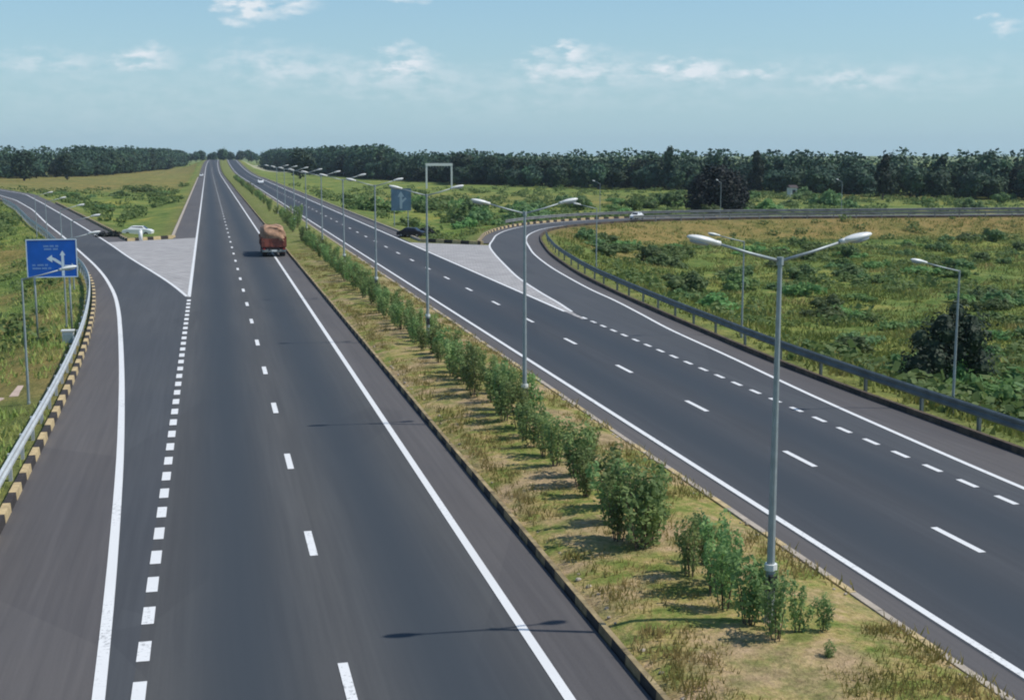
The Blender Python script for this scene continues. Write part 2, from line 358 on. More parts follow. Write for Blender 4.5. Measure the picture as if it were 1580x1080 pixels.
n1 = noise(t, g.outputs['Position'], .06, 5, .6); n2 = noise(t, g.outputs['Position'], .45, 6, .65); n3 = noise(t, g.outputs['Position'], 3.2, 5, .7)
green = ramp(t, n2, [(.25, (.07, .12, .03)), (.46, (.14, .20, .052)), (.6, (.23, .26, .075)), (.76, (.38, .31, .11))])
green = mixc(t, .8, green, ramp(t, n1, [(.34, (.55, .68, .58)), (.52, (1, 1, 1)), (.66, (1.6, 1.22, 1.0))]), 'MULTIPLY')
brown = ramp(t, n2, [(.3, (.13, .13, .04)), (.5, (.25, .18, .07)), (.7, (.33, .22, .095))])
c = mixc(t, M('MULTIPLY', sepc.outputs[0], M('ADD', M('MULTIPLY', n1, 1.2, t), .25, t, True), t, True), green, brown)
c = mixc(t, sepc.outputs[1], c, (.36, .36, .24))
c = mixc(t, M('MULTIPLY', sepc.outputs[2], .5, t), c, (.20, .17, .075))
c = mixc(t, .9, c, ramp(t, n3, [(.28, (.6, .62, .6)), (.72, (1.4, 1.36, 1.3))]), 'MULTIPLY')
t.links.new(c, p.inputs['Base Color']); p.inputs['Roughness'].default_value = .95; p.inputs['Specular IOR Level'].default_value = .1
bp = t.nodes.new('ShaderNodeBump'); bp.inputs['Strength'].default_value = .7; bp.inputs['Distance'].default_value = .35
t.links.new(n3, bp.inputs['Height']); t.links.new(bp.outputs[0], p.inputs['Normal'])
me.materials.append(mg); go = bpy.data.objects.new('ground', me); COL.objects.link(go); prop(go, kind='structure')

# ------------------------------------------------------------------ road sheets
def strip(name, left, right, z, m, zf=None, kind='structure'):
    b = MB(); n = len(left); vs = []
    for (a, c_) in zip(left, right):
        vs += [(a[0], a[1], z+(zf(a[1]) if zf else 0)), (c_[0], c_[1], z+(zf(c_[1]) if zf else 0))]
    b.add(vs, [(2*i, 2*i+1, 2*i+3, 2*i+2) for i in range(n-1)])
    o = b.build(name, m); prop(o, kind=kind); return o
YY = list(np.arange(-40, 160, 10))+list(np.arange(160, 620, 20))+list(np.arange(620, 1341, 30))
def S(x0, x1, z, m, name, ys=YY): return strip(name, [(x0+rx(y), y) for y in ys], [(x1+rx(y), y) for y in ys], z, m, rz)
S(-1.72, 6.32, .004, M_ASPH, 'left_carriageway')
S(6.32, 7.72, .004, M_SHOUL, 'median_shoulder_left')
S(14.12, 14.95, .004, M_SHOUL, 'median_shoulder_right')
S(14.95, 22.68, .008, M_ASPHR, 'right_carriageway')
yo = [y for y in YY if y >= 160]
S(-4.4, -1.72, .004, M_SHOUL, 'outer_shoulder_left', yo); S(22.68, 24.2, .004, M_SHOUL, 'outer_shoulder_right', yo)
ye = list(np.arange(-40, 94, 4))+list(np.arange(94, 360, 6))+list(np.arange(360, 701, 20))
exr = lambda y: -1.72 if y < 94.7 else lerp_tab(EXR, y)
M_RAMP = asphalt('asphalt_ramp', (.070, .074, .080), .08)
strip('exit_ramp', [(lerp_tab(EXL, y), y) for y in ye], [(exr(y), y) for y in ye], .002, M_RAMP)
strip('exit_ramp_shoulder', [(lerp_tab(KERB_L, y), y) for y in ye], [(lerp_tab(EXL, y), y) for y in ye], .002, M_SHOUL)
yn = [y for y in ye if y > 150]
strip('exit_ramp_inner_shoulder', [(exr(y), y) for y in yn], [(exr(y)+2.3, y) for y in yn], .002, M_SHOUL)
ri = smooth_poly(R_IN); ro = smooth_poly(R_OUT); rk = smooth_poly(R_KERB); rs = smooth_poly(R_OSH)
strip('entry_ramp', [(22.45, -40)]+[(22.45, 10)]+ro, [(23.6, -40)]+[(23.6, 10)]+ri, .003, M_RAMP)
strip('entry_ramp_shoulder', [(23.6, -40), (23.6, 10)]+ri, [(26.4, -40), (26.4, 10)]+rk, .003, M_SHOUL)
strip('entry_ramp_outer_shoulder', rs[100:], ro[100:], .003, M_SHOUL)
b = MB(); gl = [(y, lerp_tab(EXR, y)) for y in list(range(95, 160, 5))+[157]]
vs = []
for y, x in gl: vs += [(x, y, .010), (-1.72, y+(y-95)/62*6, .010)]
b.add(vs, [(2*i, 2*i+1, 2*i+3, 2*i+2) for i in range(len(gl)-1)]); prop(b.build('gore_paving_left', M_GORE), kind='structure')
b = MB(); gr = [p_ for p_ in ro if 76 < p_[1] < 143]
vs = []
for x, y in gr: vs += [(22.2, y+(y-77)/66*7, .010), (x, y, .010)]
b.add(vs, [(2*i, 2*i+1, 2*i+3, 2*i+2) for i in range(len(gr)-1)]); prop(b.build('gore_paving_right', M_GORE), kind='structure')

# painted lines
pm = MB()
def line(pts, w, z=.018, zf=None):
    L = offs(pts, w/2); R = offs(pts, -w/2); vs = []
    for a, c_ in zip(L, R): vs += [(a[0], a[1], z+(zf(a[1]) if zf else 0)), (c_[0], c_[1], z+(zf(c_[1]) if zf else 0))]
    pm.add(vs, [(2*i+1, 2*i+3, 2*i+2, 2*i) for i in range(len(pts)-1)])
def lx(x, ys): return [(x+rx(y), y) for y in ys]
line(lx(6.22, YY), .21, zf=rz); line(lx(15.12, YY), .2, zf=rz)
line(lx(-1.62, [94.5]+[y for y in YY if y > 94.5]), .24, zf=rz)
line(lx(22.2, [80]+[y for y in YY if y > 80]), .24, zf=rz)
line([(lerp_tab(EXL, y)+.02, y) for y in np.arange(-40, 520, 3)], .24)
line([(lerp_tab(EXR, y), y) for y in np.arange(94.7, 520, 3)], .24)
line([(23.55, -40), (23.55, 8)]+ri, .2); line([p_ for p_ in ro if p_[1] > 79], .2)
k = 0; y = 23.5-9.35*6
while y < 900:
    line(lx(2.28, [y-1.1, y+1.1]), .2, zf=rz); y += 9.35
y = 29.3-9.4*6
while y < 700:
    line(lx(18.88, [y-1.15, y+1.15]), .2, zf=rz); y += 9.4
y = 24.0-2.13*20
while y < 94: line([(-1.6, y-.55), (-1.6, y+.55)], .26); y += 2.13
y = 32.5-2.0*20
while y < 78: line([(22.48, y-.5), (22.48, y+.5)], .2); y += 2.0
prop(pm.build('road_markings', M_PAINT), kind='structure')

# ------------------------------------------------------------------ kerbs
def kerb(name, pts, mats, w=.22, h=.22, seg=.95, side=1, zf=None, z0=0, top=None):
    D = dense(pts, .3); b = MB(); acc_ = 0; L = offs(D, w/2); R = offs(D, -w/2); cur = []; k = 0
    start = 0
    for i in range(1, len(D)):
        acc_ += math.hypot(D[i][0]-D[i-1][0], D[i][1]-D[i-1][1])
        if acc_ >= seg or i == len(D)-1:
            a, c_ = start, i; z = (zf(D[a][1]) if zf else 0)+z0; zc = (zf(D[c_][1]) if zf else 0)+z0
            j = .012*math.sin(k*12.9); g_ = .015
            l0 = np.array(L[a]); l1 = np.array(L[c_]); r0 = np.array(R[a]); r1 = np.array(R[c_])
            l1 = l0+(l1-l0)*(1-g_); r1 = r0+(r1-r0)*(1-g_)
            vs = [(*l0, z-.1), (*r0, z-.1), (*r1, zc-.1), (*l1, zc-.1), (*(l0*.9+r0*.1), z+h+j), (*(r0*.9+l0*.1), z+h+j), (*(r1*.9+l1*.1), zc+h+j), (*(l1*.9+r1*.1), zc+h+j)]
            b.add(vs, [(4, 5, 6, 7), (0, 1, 5, 4), (1, 2, 6, 5), (2, 3, 7, 6), (3, 0, 4, 7)], k % len(mats))
            if top: b.mi[-5] = len(mats)
            k += 1; start = i; acc_ = 0
    o = b.build(name, mats+([top] if top else [])); prop(o, kind='structure'); return o
M_KD = mat('kerb_dark_brown', (.085, .06, .04), .85, var=.5, vscale=3)  # dark brown kerb blocks, tone varied by noise
kerb('kerb_median_left', lx(7.83, [-20]+list(np.arange(20, 420, 20))), [M_KB, mat('kerb_shaded_yellow', (.30, .20, .10), .85, var=.4, vscale=3)], h=.2, w=.15, seg=.62, top=mat('kerb_sunlit_top', (.30, .23, .12), .9, var=.5, vscale=2))  # shade painted in: yellow darkened on the side away from sun, top kept paler
kerb('kerb_median_right', lx(14.0, [-20]+list(np.arange(20, 420, 20))), [M_CONC, M_CONC, M_KY], h=.16)
kerb('kerb_exit_ramp', [(lerp_tab(KERB_L, y)-.12, y) for y in np.arange(-20, 360, 4)], [M_KY, M_KB], h=.26, w=.26)
kerb('kerb_entry_ramp', [(26.5, -10)]+[(x+.12, y-.05) for x, y in rk if y < 187 or x < 90][:200], [M_KB, M_KD, M_KD], h=.22, top=M_KD)
kerb('kerb_main_left', lx(-4.55, np.arange(166, 620, 10)), [M_CONC], h=.2, w=.35, zf=rz, seg=2)
kerb('kerb_main_right', lx(24.35, np.arange(152, 620, 10)), [M_CONC], h=.18, seg=2, zf=rz)
kerb('kerb_nose_left', [(-4.3, 164.5), (-7, 161.5), (-9.5, 159), (-10.2, 163), (-13, 181), (-20.7, 226), (-31.5, 289)], [M_KY, M_KB], h=.3, w=.35)
kerb('kerb_nose_right', [(24.2, 151), (27.2, 147.6), (30.2, 144)]+[p_ for p_ in rs if 146 < p_[1] and p_[0] < 75], [M_KY, M_KB], h=.3, w=.35)

# ------------------------------------------------------------------ median bed
mx_ = np.linspace(7.93, 13.9, 13); my = np.concatenate([np.arange(-20, 130, .6), np.arange(130, 400, 4), np.arange(400, 1340, 20)])
XX, Y2 = np.meshgrid(mx_, my)
bow = np.sin(np.clip((XX-7.93)/(13.9-7.93), 0, 1)*PI)**.5
ZZ = .12+bow*(.14+.16*vnoise(XX, Y2, 1.7, 2)+.08*vnoise(XX, Y2, .6, 4))+np.vectorize(rz)(Y2); XW = XX+np.vectorize(rx)(Y2)
me = bpy.data.meshes.new('median_bed'); a, c_ = len(mx_), len(my); ii, jj = np.meshgrid(np.arange(a-1), np.arange(c_-1)); q = (jj*a+ii).ravel()
me.from_pydata(np.stack([XW.ravel(), Y2.ravel(), ZZ.ravel()], 1).tolist(), [], np.stack([q, q+1, q+a+1, q+a], 1).tolist())
me.polygons.foreach_set('use_smooth', [True]*len(me.polygons))
mm = bpy.data.materials.new('median_grass_soil'); mm.use_nodes = True; t = mm.node_tree; p = t.nodes['Principled BSDF']
g = t.nodes.new('ShaderNodeNewGeometry'); n1 = noise(t, g.outputs['Position'], .35, 5, .6); n2 = noise(t, g.outputs['Position'], 1.6, 6, .65); n3 = noise(t, g.outputs['Position'], 9, 4, .7)
c = ramp(t, n2, [(.3, (.10, .15, .03)), (.44, (.20, .23, .06)), (.56, (.36, .29, .11)), (.72, (.52, .37, .21))])
c = mixc(t, ramp(t, n1, [(.46, (0, 0, 0)), (.62, (.75, .75, .75))]), c, ramp(t, n2, [(.3, (.26, .17, .10)), (.6, (.48, .34, .22))]))
sx = t.nodes.new('ShaderNodeSeparateXYZ'); t.links.new(g.outputs['Position'], sx.inputs[0])
farf = M('MULTIPLY', M('SUBTRACT', sx.outputs[1], 75, t), 1/90., t, True)
c = mixc(t, M('MULTIPLY', farf, .75, t), c, ramp(t, n2, [(.3, (.09, .14, .03)), (.7, (.18, .21, .06))]))
c = mixc(t, .9, c, ramp(t, n3, [(.3, (.62, .62, .6)), (.7, (1.3, 1.3, 1.3))]), 'MULTIPLY')
t.links.new(c, p.inputs['Base Color']); p.inputs['Roughness'].default_value = .95; p.inputs['Specular IOR Level'].default_value = .1
bp = t.nodes.new('ShaderNodeBump'); bp.inputs['Strength'].default_value = .8; bp.inputs['Distance'].default_value = .08; t.links.new(n3, bp.inputs['Height']); t.links.new(bp.outputs[0], p.inputs['Normal'])
me.materials.append(mm); o = bpy.data.objects.new('median_ground', me); COL.objects.link(o); prop(o, kind='structure')

# ------------------------------------------------------------------ street lamps
def head_parts(arm_mb, px, pz, hx, hz, s, root, y=0):
    """arm from (px,pz) to (hx,hz); a flat white luminaire beyond; s = +1/-1"""
    a = MB(); a.tube([(px, y, pz), (px+(hx-px)*.5, y, pz+(hz-pz)*.46), (hx, y, hz)], [.034, .03, .026], 8)
    arm = a.build('arm', M_STEEL, root, smooth=True)
    ang = math.atan2(hz-pz, abs(hx-px))*.75
    R = Matrix.Rotation(-s*ang, 3, 'Y')
    h = MB(); L = .34
    c = (hx+s*L*math.cos(ang), y, hz+L*math.sin(ang)+.02)
    h.ell(c, (.34, .13, .075), 14, 8, R)
    h.tube([(hx-s*.05, y, hz), (hx+s*.12, y, hz+.03)], [.05, .06], 8)
    hd = h.build('lamp_head', M_WHITE, root, smooth=True)
    g_ = MB(); g_.ell((c[0]+s*.06, y, c[2]-.055), (.22, .11, .055), 12, 6, R); g_.build('lamp_glass', M_GLASS, hd, smooth=True)
def pole_part(H, root, r0=.09, r1=.045, box=True):
    pl = MB(); pl.tube([(0, 0, -.2), (0, 0, 1.3), (0, 0, 1.31), (0, 0, H)], [r0*1.15, r0*1.1, r0*.92, r1], 10); pl.build('pole', M_STEEL, root, smooth=False)
    bs = MB(); bs.box((0, 0, .06), (.42, .42, .12)); bs.box((0, 0, .17), (.26, .26, .1), taper=.6); bs.build('base_plate', M_CONC, root)
    if box:
        k_ = MB(); k_.box((0, -.12, 1.02), (.17, .10, .34)); k_.build('fuse_box', M_DARK, root, bevel=.01)
        c_ = MB(); c_.tube([(0, 0, 1.27), (0, 0, 1.40)], .135, 10); c_.build('collar', M_WHITE, root)
def make_double():
    r = empty('street_lamp', (0, 0, 0)); pole_part(7.72, r)
    cp = MB(); cp.tube([(0, 0, 7.62), (0, 0, 7.78)], .075, 8); cp.build('cap', M_STEEL, r)
    for s in (-1, 1): head_parts(None, 0, 7.7, s*1.34, 8.07, s, r)
    return r
def make_single():
    r = empty('street_lamp', (0, 0, 0)); pole_part(6.4, r, .065, .035, False)
    head_parts(None, 0, 6.35, 1.5, 6.72, 1, r)
    return r
ORD = ['nearest', 'second nearest', 'third nearest', 'fourth nearest', 'fifth nearest', 'sixth nearest', 'seventh nearest', 'eighth nearest', 'ninth nearest', 'tenth nearest', 'eleventh nearest', 'twelfth nearest']
D0 = make_double(); prop(D0, 'nearest twin-armed steel street lamp rising from the shrubs on the median', 'street lamp', 'twin-armed lamps along the median')
for i in range(10):
    y = 24.0+21.9*i; px = 11.2+rx(y); zz = .2+rz(y)
    if i < 12: lb = ORD[i]+' twin-armed steel street lamp rising from the shrubs on the median'
    else: lb = 'tiny twin-armed street lamp far along the median towards the horizon'
    if i == 0: D0.location = (px-.06, y, zz); D0.rotation_euler = (0, 0, 0)
    else: copy_tree(D0, (px, y, zz), random.uniform(-.03, .03), lb)
S0 = make_single(); prop(S0, 'nearest single-armed steel lamp behind the left guard rail before the blue sign', 'street lamp', 'single-armed lamps along the left exit ramp')
for i, y in enumerate([55.5, 80, 103, 125, 147, 169]):
    x = lerp_tab(KERB_L, y)-1.5; d = math.atan2(lerp_tab(KERB_L, y+5)-lerp_tab(KERB_L, y-5), 10)
    lb = ORD[i]+' single-armed lamp outside the guard rail of the left exit ramp'
    if i == 0: S0.location = (x, y, -1.35); S0.rotation_euler = (0, 0, -d)
    else: copy_tree(S0, (x, y, -1.3), -d, lb)
for i, (x, y, rot) in enumerate([(28.6, 45.2, PI), (28.9, 67, PI), (34.0, 112, PI-.15)]):
    r = copy_tree(S0, (x, y, -.85 if i < 1 else -1.1), rot, ORD[i]+' single-armed lamp beyond the guard rail of the right ramp'); r['group'] = 'single-armed lamps along the right entry ramp'
k = 0
for x, y, rot in [(62, 202.5, 1.9), (84, 205, 1.57), (106, 204.5, 1.57)]:
    r = copy_tree(S0, (x, y, -.9), rot, ['first', 'second', 'third', 'fourth', 'fifth', 'sixth'][k]+' lamp from the left on the far side of the raised ramp crossing the fields'); r['group'] = 'single-armed lamps along the raised cross ramp'; k += 1

# ------------------------------------------------------------------ guard rails
def guard_rail(label, pts, side, group=None, h=.78, step=2.0, zb=-.15, m=M_RAIL, maxposts=95):
    root = empty('guard_rail', (pts[0][0], pts[0][1], 0)); prop(root, label, 'guard rail', group)
    ox, oy = pts[0]; P = [(x-ox, y-oy) for x, y in dense(pts, 1.0)]
    prof = [(0, -.21), (.06, -.16), (.06, -.08), (0, -.03), (0, .03), (.06, .08), (.06, .16), (0, .21)]
    b = MB(); n = len(prof); vs = []; lines_ = [offs(P, side*pr_[0]) for pr_ in prof]
    for i in range(len(P)):
        for j, pr_ in enumerate(prof): vs.append((lines_[j][i][0], lines_[j][i][1], h-.1+pr_[1]))
    b.add(vs, [(i*n+j, i*n+j+1, (i+1)*n+j+1, (i+1)*n+j) for i in range(len(P)-1) for j in range(n-1)])
    o = b.build('beam', m, root); sm = o.modifiers.new('solid', 'SOLIDIFY'); sm.thickness = .012
    pb = MB(); pb.box((0, 0, (h-.05+zb)/2), (.14, .11, h-.05-zb)); pmh = pb.mesh('post', [m])
    acc_ = 0; Q = offs(P, -side*.12); cnt = 0
    for i in range(1, len(Q)):
        acc_ += math.hypot(Q[i][0]-Q[i-1][0], Q[i][1]-Q[i-1][1])
        if acc_ >= step and cnt < maxposts:
            acc_ = 0; cnt += 1
            po = bpy.data.objects.new('post', pmh); COL.objects.link(po); po.parent = root; po.location = (Q[i][0], Q[i][1], 0)
            po.rotation_euler = (0, 0, math.atan2(Q[i][1]-Q[i-1][1], Q[i][0]-Q[i-1][0]))
    return root
guard_rail('long galvanised guard rail curving along the left exit ramp above the striped kerb', [(lerp_tab(KERB_L, y)-.42, y) for y in np.arange(18, 300, 3)], -1, step=3.0, h=.82)
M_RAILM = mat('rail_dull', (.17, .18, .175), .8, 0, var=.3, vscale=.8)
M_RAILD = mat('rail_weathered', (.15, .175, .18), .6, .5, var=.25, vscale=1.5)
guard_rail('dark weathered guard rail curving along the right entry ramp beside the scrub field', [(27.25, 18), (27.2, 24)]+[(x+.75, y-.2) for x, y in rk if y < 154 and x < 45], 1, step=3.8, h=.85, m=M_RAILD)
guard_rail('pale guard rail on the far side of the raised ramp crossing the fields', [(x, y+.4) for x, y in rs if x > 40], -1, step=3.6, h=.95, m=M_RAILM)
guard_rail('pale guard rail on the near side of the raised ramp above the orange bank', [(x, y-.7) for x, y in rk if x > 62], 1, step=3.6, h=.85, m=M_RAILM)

# ------------------------------------------------------------------ blue direction sign
r = empty('direction_sign', (-8.6, 75.5, -.95)); prop(r, 'blue road direction sign with white branching arrow on tall steel legs beside exit ramp', 'road sign')
W_, H_ = 2.6, 2.05; zc = 5.3
b = MB(); b.box((0, 0, zc), (W_, .05, H_)); pn = b.build('panel', M_BLUE, r, bevel=.01)
b = MB()
for s in (-1, 1): b.box((s*(W_/2+.012), -.005, zc), (.05, .075, H_+.07))
for s in (-1, 1): b.box((0, -.005, zc+s*(H_/2+.012)), (W_-.03, .075, .05))
b.build('border', M_SIGNW, pn)
def sx_(px): return (px-81.5)/79*W_
def sz_(py): return zc-(py-399)/62*H_
b = MB()
def flat(pts): b.add([(sx_(x), -.031, sz_(y)) for x, y in pts]+[(sx_(x), -.024, sz_(y)) for x, y in pts], [tuple(range(len(pts)))])
flat([(96.5, 429), (101, 429), (101, 394), (96.5, 394)]); flat([(94, 394), (103.5, 394), (98.7, 386)])
flat([(101.5, 410.5), (113, 410.5), (113, 415.5), (101.5, 415.5)]); flat([(113, 407.5), (113, 418.5), (119, 413)])
flat([(96.2, 411), (96.2, 405.5), (87, 399), (82, 397), (82, 401.5)]); flat([(82, 393), (82, 406), (73, 399.5)])
b.build('arrow_diagram', M_SIGNW, pn)
b = MB()
for (x0, x1, y0) in [(69, 77, 377), (79, 86, 377), (88, 94, 377), (70, 82, 382), (84, 92, 382), (50, 56, 408.5), (58, 68, 408.5), (70, 76, 408.5), (50, 63, 414), (65, 73, 414), (75, 80, 414)]:
    x = x0
    while x < x1-1:                       # rows of small unreadable letter strokes
        b.add([(sx_(x), -.030, sz_(y0+3)), (sx_(x+1.1), -.030, sz_(y0+3)), (sx_(x+1.1), -.030, sz_(y0)), (sx_(x), -.030, sz_(y0))], [(0, 1, 2, 3)]); x += 1.7
b.build('lettering', M_SIGNT, pn)
for lx_ in (-.98, .86):
    b = MB(); b.tube([(lx_, .09, -.2), (lx_, .09, zc+H_/2-.05)], .055, 8); b.build('leg', M_STEEL, r, smooth=True)
# grey-blue sign on the far right nose
r = empty('direction_sign', (27.0, 186, -1.0)); prop(r, 'faded grey-blue road sign with pale arrow standing beyond the right paved nose', 'road sign')
b = MB(); b.box((0, 0, 4.7), (2.9, .06, 3.2)); pn = b.build('panel', M_GSIGN, r)
b = MB()
for pts in ([(-.2, -1.3), (.15, -1.3), (.15, .4), (-.2, .4)], [(-.5, .4), (.45, .4), (-.03, 1.2)], [(.15, -.5), (.8, .1), (.62, .3), (.15, -.1)]):
    b.add([(x, -.034, 4.7+z) for x, z in pts], [tuple(range(len(pts)))])
b.build('arrow', mat('faded_white', (.24, .32, .37), .6), pn)
b = MB(); b.tube([(-1.0, .1, -.2), (-1.0, .1, 4.7)], .07, 8); b.build('leg', M_STEEL, r)
b = MB(); b.tube([(1.0, .1, -.2), (1.0, .1, 4.7)], .07, 8); b.build('leg', M_STEEL, r)

# cabinet, drain, stones, markers
r = empty('electric_cabinet', (-7.75, 73.6, -.9)); prop(r, 'pale metal electric cabinet behind the left guard rail under the blue sign', 'cabinet')
b = MB(); b.box((0, 0, .75), (.6, .4, 1.3)); cbn = b.build('cabinet_body', M_WHITE, r, bevel=.01)
b = MB(); b.box((0, -.215, .72), (.48, .02, 1.05)); b.build('door', mat('cabinet_door', (.25, .33, .33), .5), r)
b = MB(); b.box((0, 0, 1.44), (.7, .5, .07)); b.build('roof', M_WHITE, r); b = MB(); b.box((0, 0, .03), (.7, .5, .14)); b.build('plinth', M_CONC, r)
r = empty('drain_chute', (-8.0, 58.2, float(terrain(np.array([-9.3]), np.array([57.5]))[0])+.06)); prop(r, 'pale concrete drain chute and kerb on the grass left of the guard rail', 'drain')
M_PINK = mat('pink_concrete', (.50, .38, .31), .9, var=.15, vscale=2)
b = MB(); b.box((0, 1.1, -.13), (1.3, 2.7, .5)); b.build('slab', M_PINK, r)
b = MB()
pts = [(-.9, -.2), (-1.6, -1.3), (-2.6, -2.2), (-4.2, -2.9)]
for (x1, y1), (x2, y2) in zip(pts[:-1], pts[1:]):
    b.box(((x1+x2)/2, (y1+y2)/2, -.35), (math.hypot(x2-x1, y2-y1)+.1, .45, .8), math.atan2(y2-y1, x2-x1))
b.build('channel_wall', M_PINK, r)
def rock(label, loc, s, m, name='marker_stone', cat='stone', group=None):
    b = MB(); b.ell((0, 0, s*.4), (s*.6, s*.5, s*.5), 9, 6)
    b.v = [(x*(1+.18*math.sin(9*z+x*7)), y*(1+.15*math.cos(8*x)), z) for x, y, z in b.v]
    o = b.build(name, m); o.location = loc; prop(o, label, cat, group)
rock('small white stone at the foot of shrubs far up the median', (11.2, 142, .22), .9, M_WHITE)
b = MB(); b.tube([(0, 0, -.1), (0, 0, 1.25)], .22, 8); b.tube([(0, 0, 1.25), (0, 0, 1.4)], [.22, .08], 8)
o = b.build('marker_post', M_WHITE, smooth=True); o.location = (-8.0, 158.6, 0); prop(o, 'short thick white marker post on the left paved nose', 'marker post')

sb = MB(); random.seed(3)
for _ in range(240):
    y_ = 19+70*random.random()**1.4; e_ = random.choice([8.05+random.random()**2*1.2, 13.85-random.random()**2*.8]); s_ = random.uniform(.025, .08)
    sb.ell((e_, y_, .2), (s_, s_*.8, s_*.6), 6, 4)
o = sb.build('median_stones', mat('stone', (.36, .31, .25), .9, var=.35, vscale=1)); prop(o, 'small loose stones strewn along both edges of the median', 'stones', kind='stuff')

# ------------------------------------------------------------------ vehicles
M_TYRE = mat('tyre', (.02, .02, .02), .8); M_RIM = mat('rim', (.35, .35, .35), .4, .6); M_WIN = mat('car_glass', (.03, .04, .05), .1)
def wheel(parent, x, y, r_, w):
    e = MB(); e.tube([(x-w/2, y, r_), (x-w/2+.03, y, r_), (x+w/2-.03, y, r_), (x+w/2, y, r_)], [r_*.92, r_, r_, r_*.92], 18); tw = e.build('wheel', M_TYRE, parent)
    e = MB(); e.tube([(x-w/2-.01, y, r_), (x+w/2+.01, y, r_)], r_*.5, 12); e.build('rim', M_RIM, tw)
def car(loc, rz_, paint, label, scale=1):
    r = empty('parked_car', loc, rz_); prop(r, label, 'car'); r.scale = (scale,)*3
    prof = [(-2.1, .3), (-2.15, .75), (-1.75, .95), (-1.35, 1.0), (-.8, 1.42), (.75, 1.45), (1.35, 1.02), (2.0, .88), (2.12, .6), (2.1, .3)]
    b = MB(); n = len(prof); vs = []
    for s in (-1, 1):
        for y, z in prof: vs.append((s*(.82 if z < 1.1 else .64), y, z))
    b.add(vs, [(i, i+1, n+i+1, n+i) for i in range(n-1)]+[(n-1, 0, n, 2*n-1), tuple(range(n))[::-1], tuple(range(n, 2*n))]); b.build('body', paint, r, bevel=.05)
    for s in (-1, 1):
        b = MB(); x = s*.81; b.add([(s*.80, -1.15, 1.03), (s*.80, 1.1, 1.03), (s*.675, .68, 1.38), (s*.675, -.72, 1.38)], [(0, 1, 2, 3)]); b.build('side_window', M_WIN, r)
        for y in (-1.3, 1.3): wheel(r, s*.76, y, .31, .2)
    b = MB(); b.add([(-.62, 1.33, 1.05), (.62, 1.33, 1.05), (.54, .8, 1.44), (-.54, .8, 1.44)], [(0, 1, 2, 3)]); b.build('windscreen', M_WIN, r)
    b = MB(); b.add([(-.62, -1.37, 1.02), (.62, -1.37, 1.02), (.54, -.85, 1.42), (-.54, -.85, 1.42)], [(0, 3, 2, 1)]); b.build('rear_window', M_WIN, r)
    return r
M_CARW = mat('car_paint_white', (.8, .8, .78), .3)
car((-9.3, 178, -.55), math.radians(80), M_CARW, 'white car seen side-on just beyond the paved nose on the left', .92)
M_CARD = mat('car_paint_dark', (.015, .014, .02), .35)
car((24.4, 160, -.05), math.radians(60), M_CARD, 'small dark car standing beside the right paved nose under the faded sign', .8)
car((-3.1, 632, rz(632)), 0, M_CARW, 'tiny white car on the shoulder far along the left carriageway')
car((18.0, 468, 0), PI, M_CARW, 'tiny white car far along the right carriageway', 1.15)
car((66, 195.5, 0), math.radians(-40), M_CARW, 'small white car on the raised ramp crossing the fields', .75)

M_TR = mat('truck_red', (.16, .035, .025), .55, var=.3, vscale=1.5); M_TRD = mat('truck_dark', (.035, .02, .025), .6); M_LOAD = mat('straw_load', (.36, .215, .135), .95, var=.3, vscale=2.0, bump=.8, bscale=5)
M_BUMP = mat('bumper_grey', (.25, .27, .25), .5); M_LIGHT = mat('tail_light', (.4, .02, .02), .3); M_ORG = mat('truck_orange', (.24, .065, .04), .6, var=.25, vscale=2)
r = empty('lorry', (6.15, 130.5, 0.004)); prop(r, 'brown lorry with bulging tan load seen from behind on the left carriageway', 'lorry')
b = MB(); b.box((-.45, 3.5, .78), (.14, 7.4, .25)); b.box((.45, 3.5, .78), (.14, 7.4, .25)); b.box((0, .3, .78), (1.0, .2, .2)); b.build('chassis', M_TRD, r)
bed = MB(); bed.box((0, 2.7, .98), (2.35, 5.4, .14))
for s in (-1, 1):
    bed.box((s*1.17, 2.7, 1.5), (.06, 5.4, .95))
    for k in range(6): bed.box((s*1.22, .15+k*1.03, 1.5), (.06, .09, 1.0))
bed.box((0, 5.38, 1.7), (2.3, .06, 1.3)); bed.build('cargo_bed', M_TR, r)
b = MB(); b.box((0, -.03, 1.42), (2.38, .07, .80))
for k in range(4): b.box((-.9+k*.6, -.08, 1.42), (.07, .05, .8))
b.build('tailgate', M_ORG, r)
ld = MB(); nu, nv = 30, 12; vs = []
for j in range(nv+1):
    ph = PI/2*j/nv
    for i in range(nu):
        t_ = 2*PI*i/nu; ct, st = math.cos(t_), math.sin(t_); e = .42
        sgn = lambda v, e_: math.copysign(abs(v)**e_, v)
        w = 1+.05*math.sin(5*t_+j)+.04*math.sin(11*t_+3*j)
        vs.append((1.24*sgn(ct, e)*math.cos(ph)**.35*w, 2.75+2.85*sgn(st, e)*math.cos(ph)**.3*w, 1.55+1.45*math.sin(ph)**.9*(1+.05*math.sin(7*t_))))
ld.add(vs, [(j*nu+i, j*nu+(i+1) % nu, (j+1)*nu+(i+1) % nu, (j+1)*nu+i) for j in range(nv) for i in range(nu)]); ld.build('load', M_LOAD, r, smooth=True)
b = MB(); b.box((0, 6.5, 1.65), (2.2, 1.7, 2.0), taper=.94); b.box((0, 5.65, .8), (2.0, .1, .5)); b.build('cab', M_ORG, r, bevel=.08)
b = MB(); b.box((0, 7.33, 2.0), (1.8, .05, .7)); b.build('windscreen', M_WIN, r)
for s in (-1, 1):
    b = MB(); b.box((s*1.07, 6.6, 2.05), (.03, .9, .55)); b.build('side_window', M_WIN, r)
b = MB(); b.box((0, -.12, .62), (2.3, .12, .22)); b.build('rear_bumper', M_BUMP, r)
b = MB(); b.box((0, -.19, .62), (.5, .02, .16)); b.build('number_plate', M_WHITE, r)
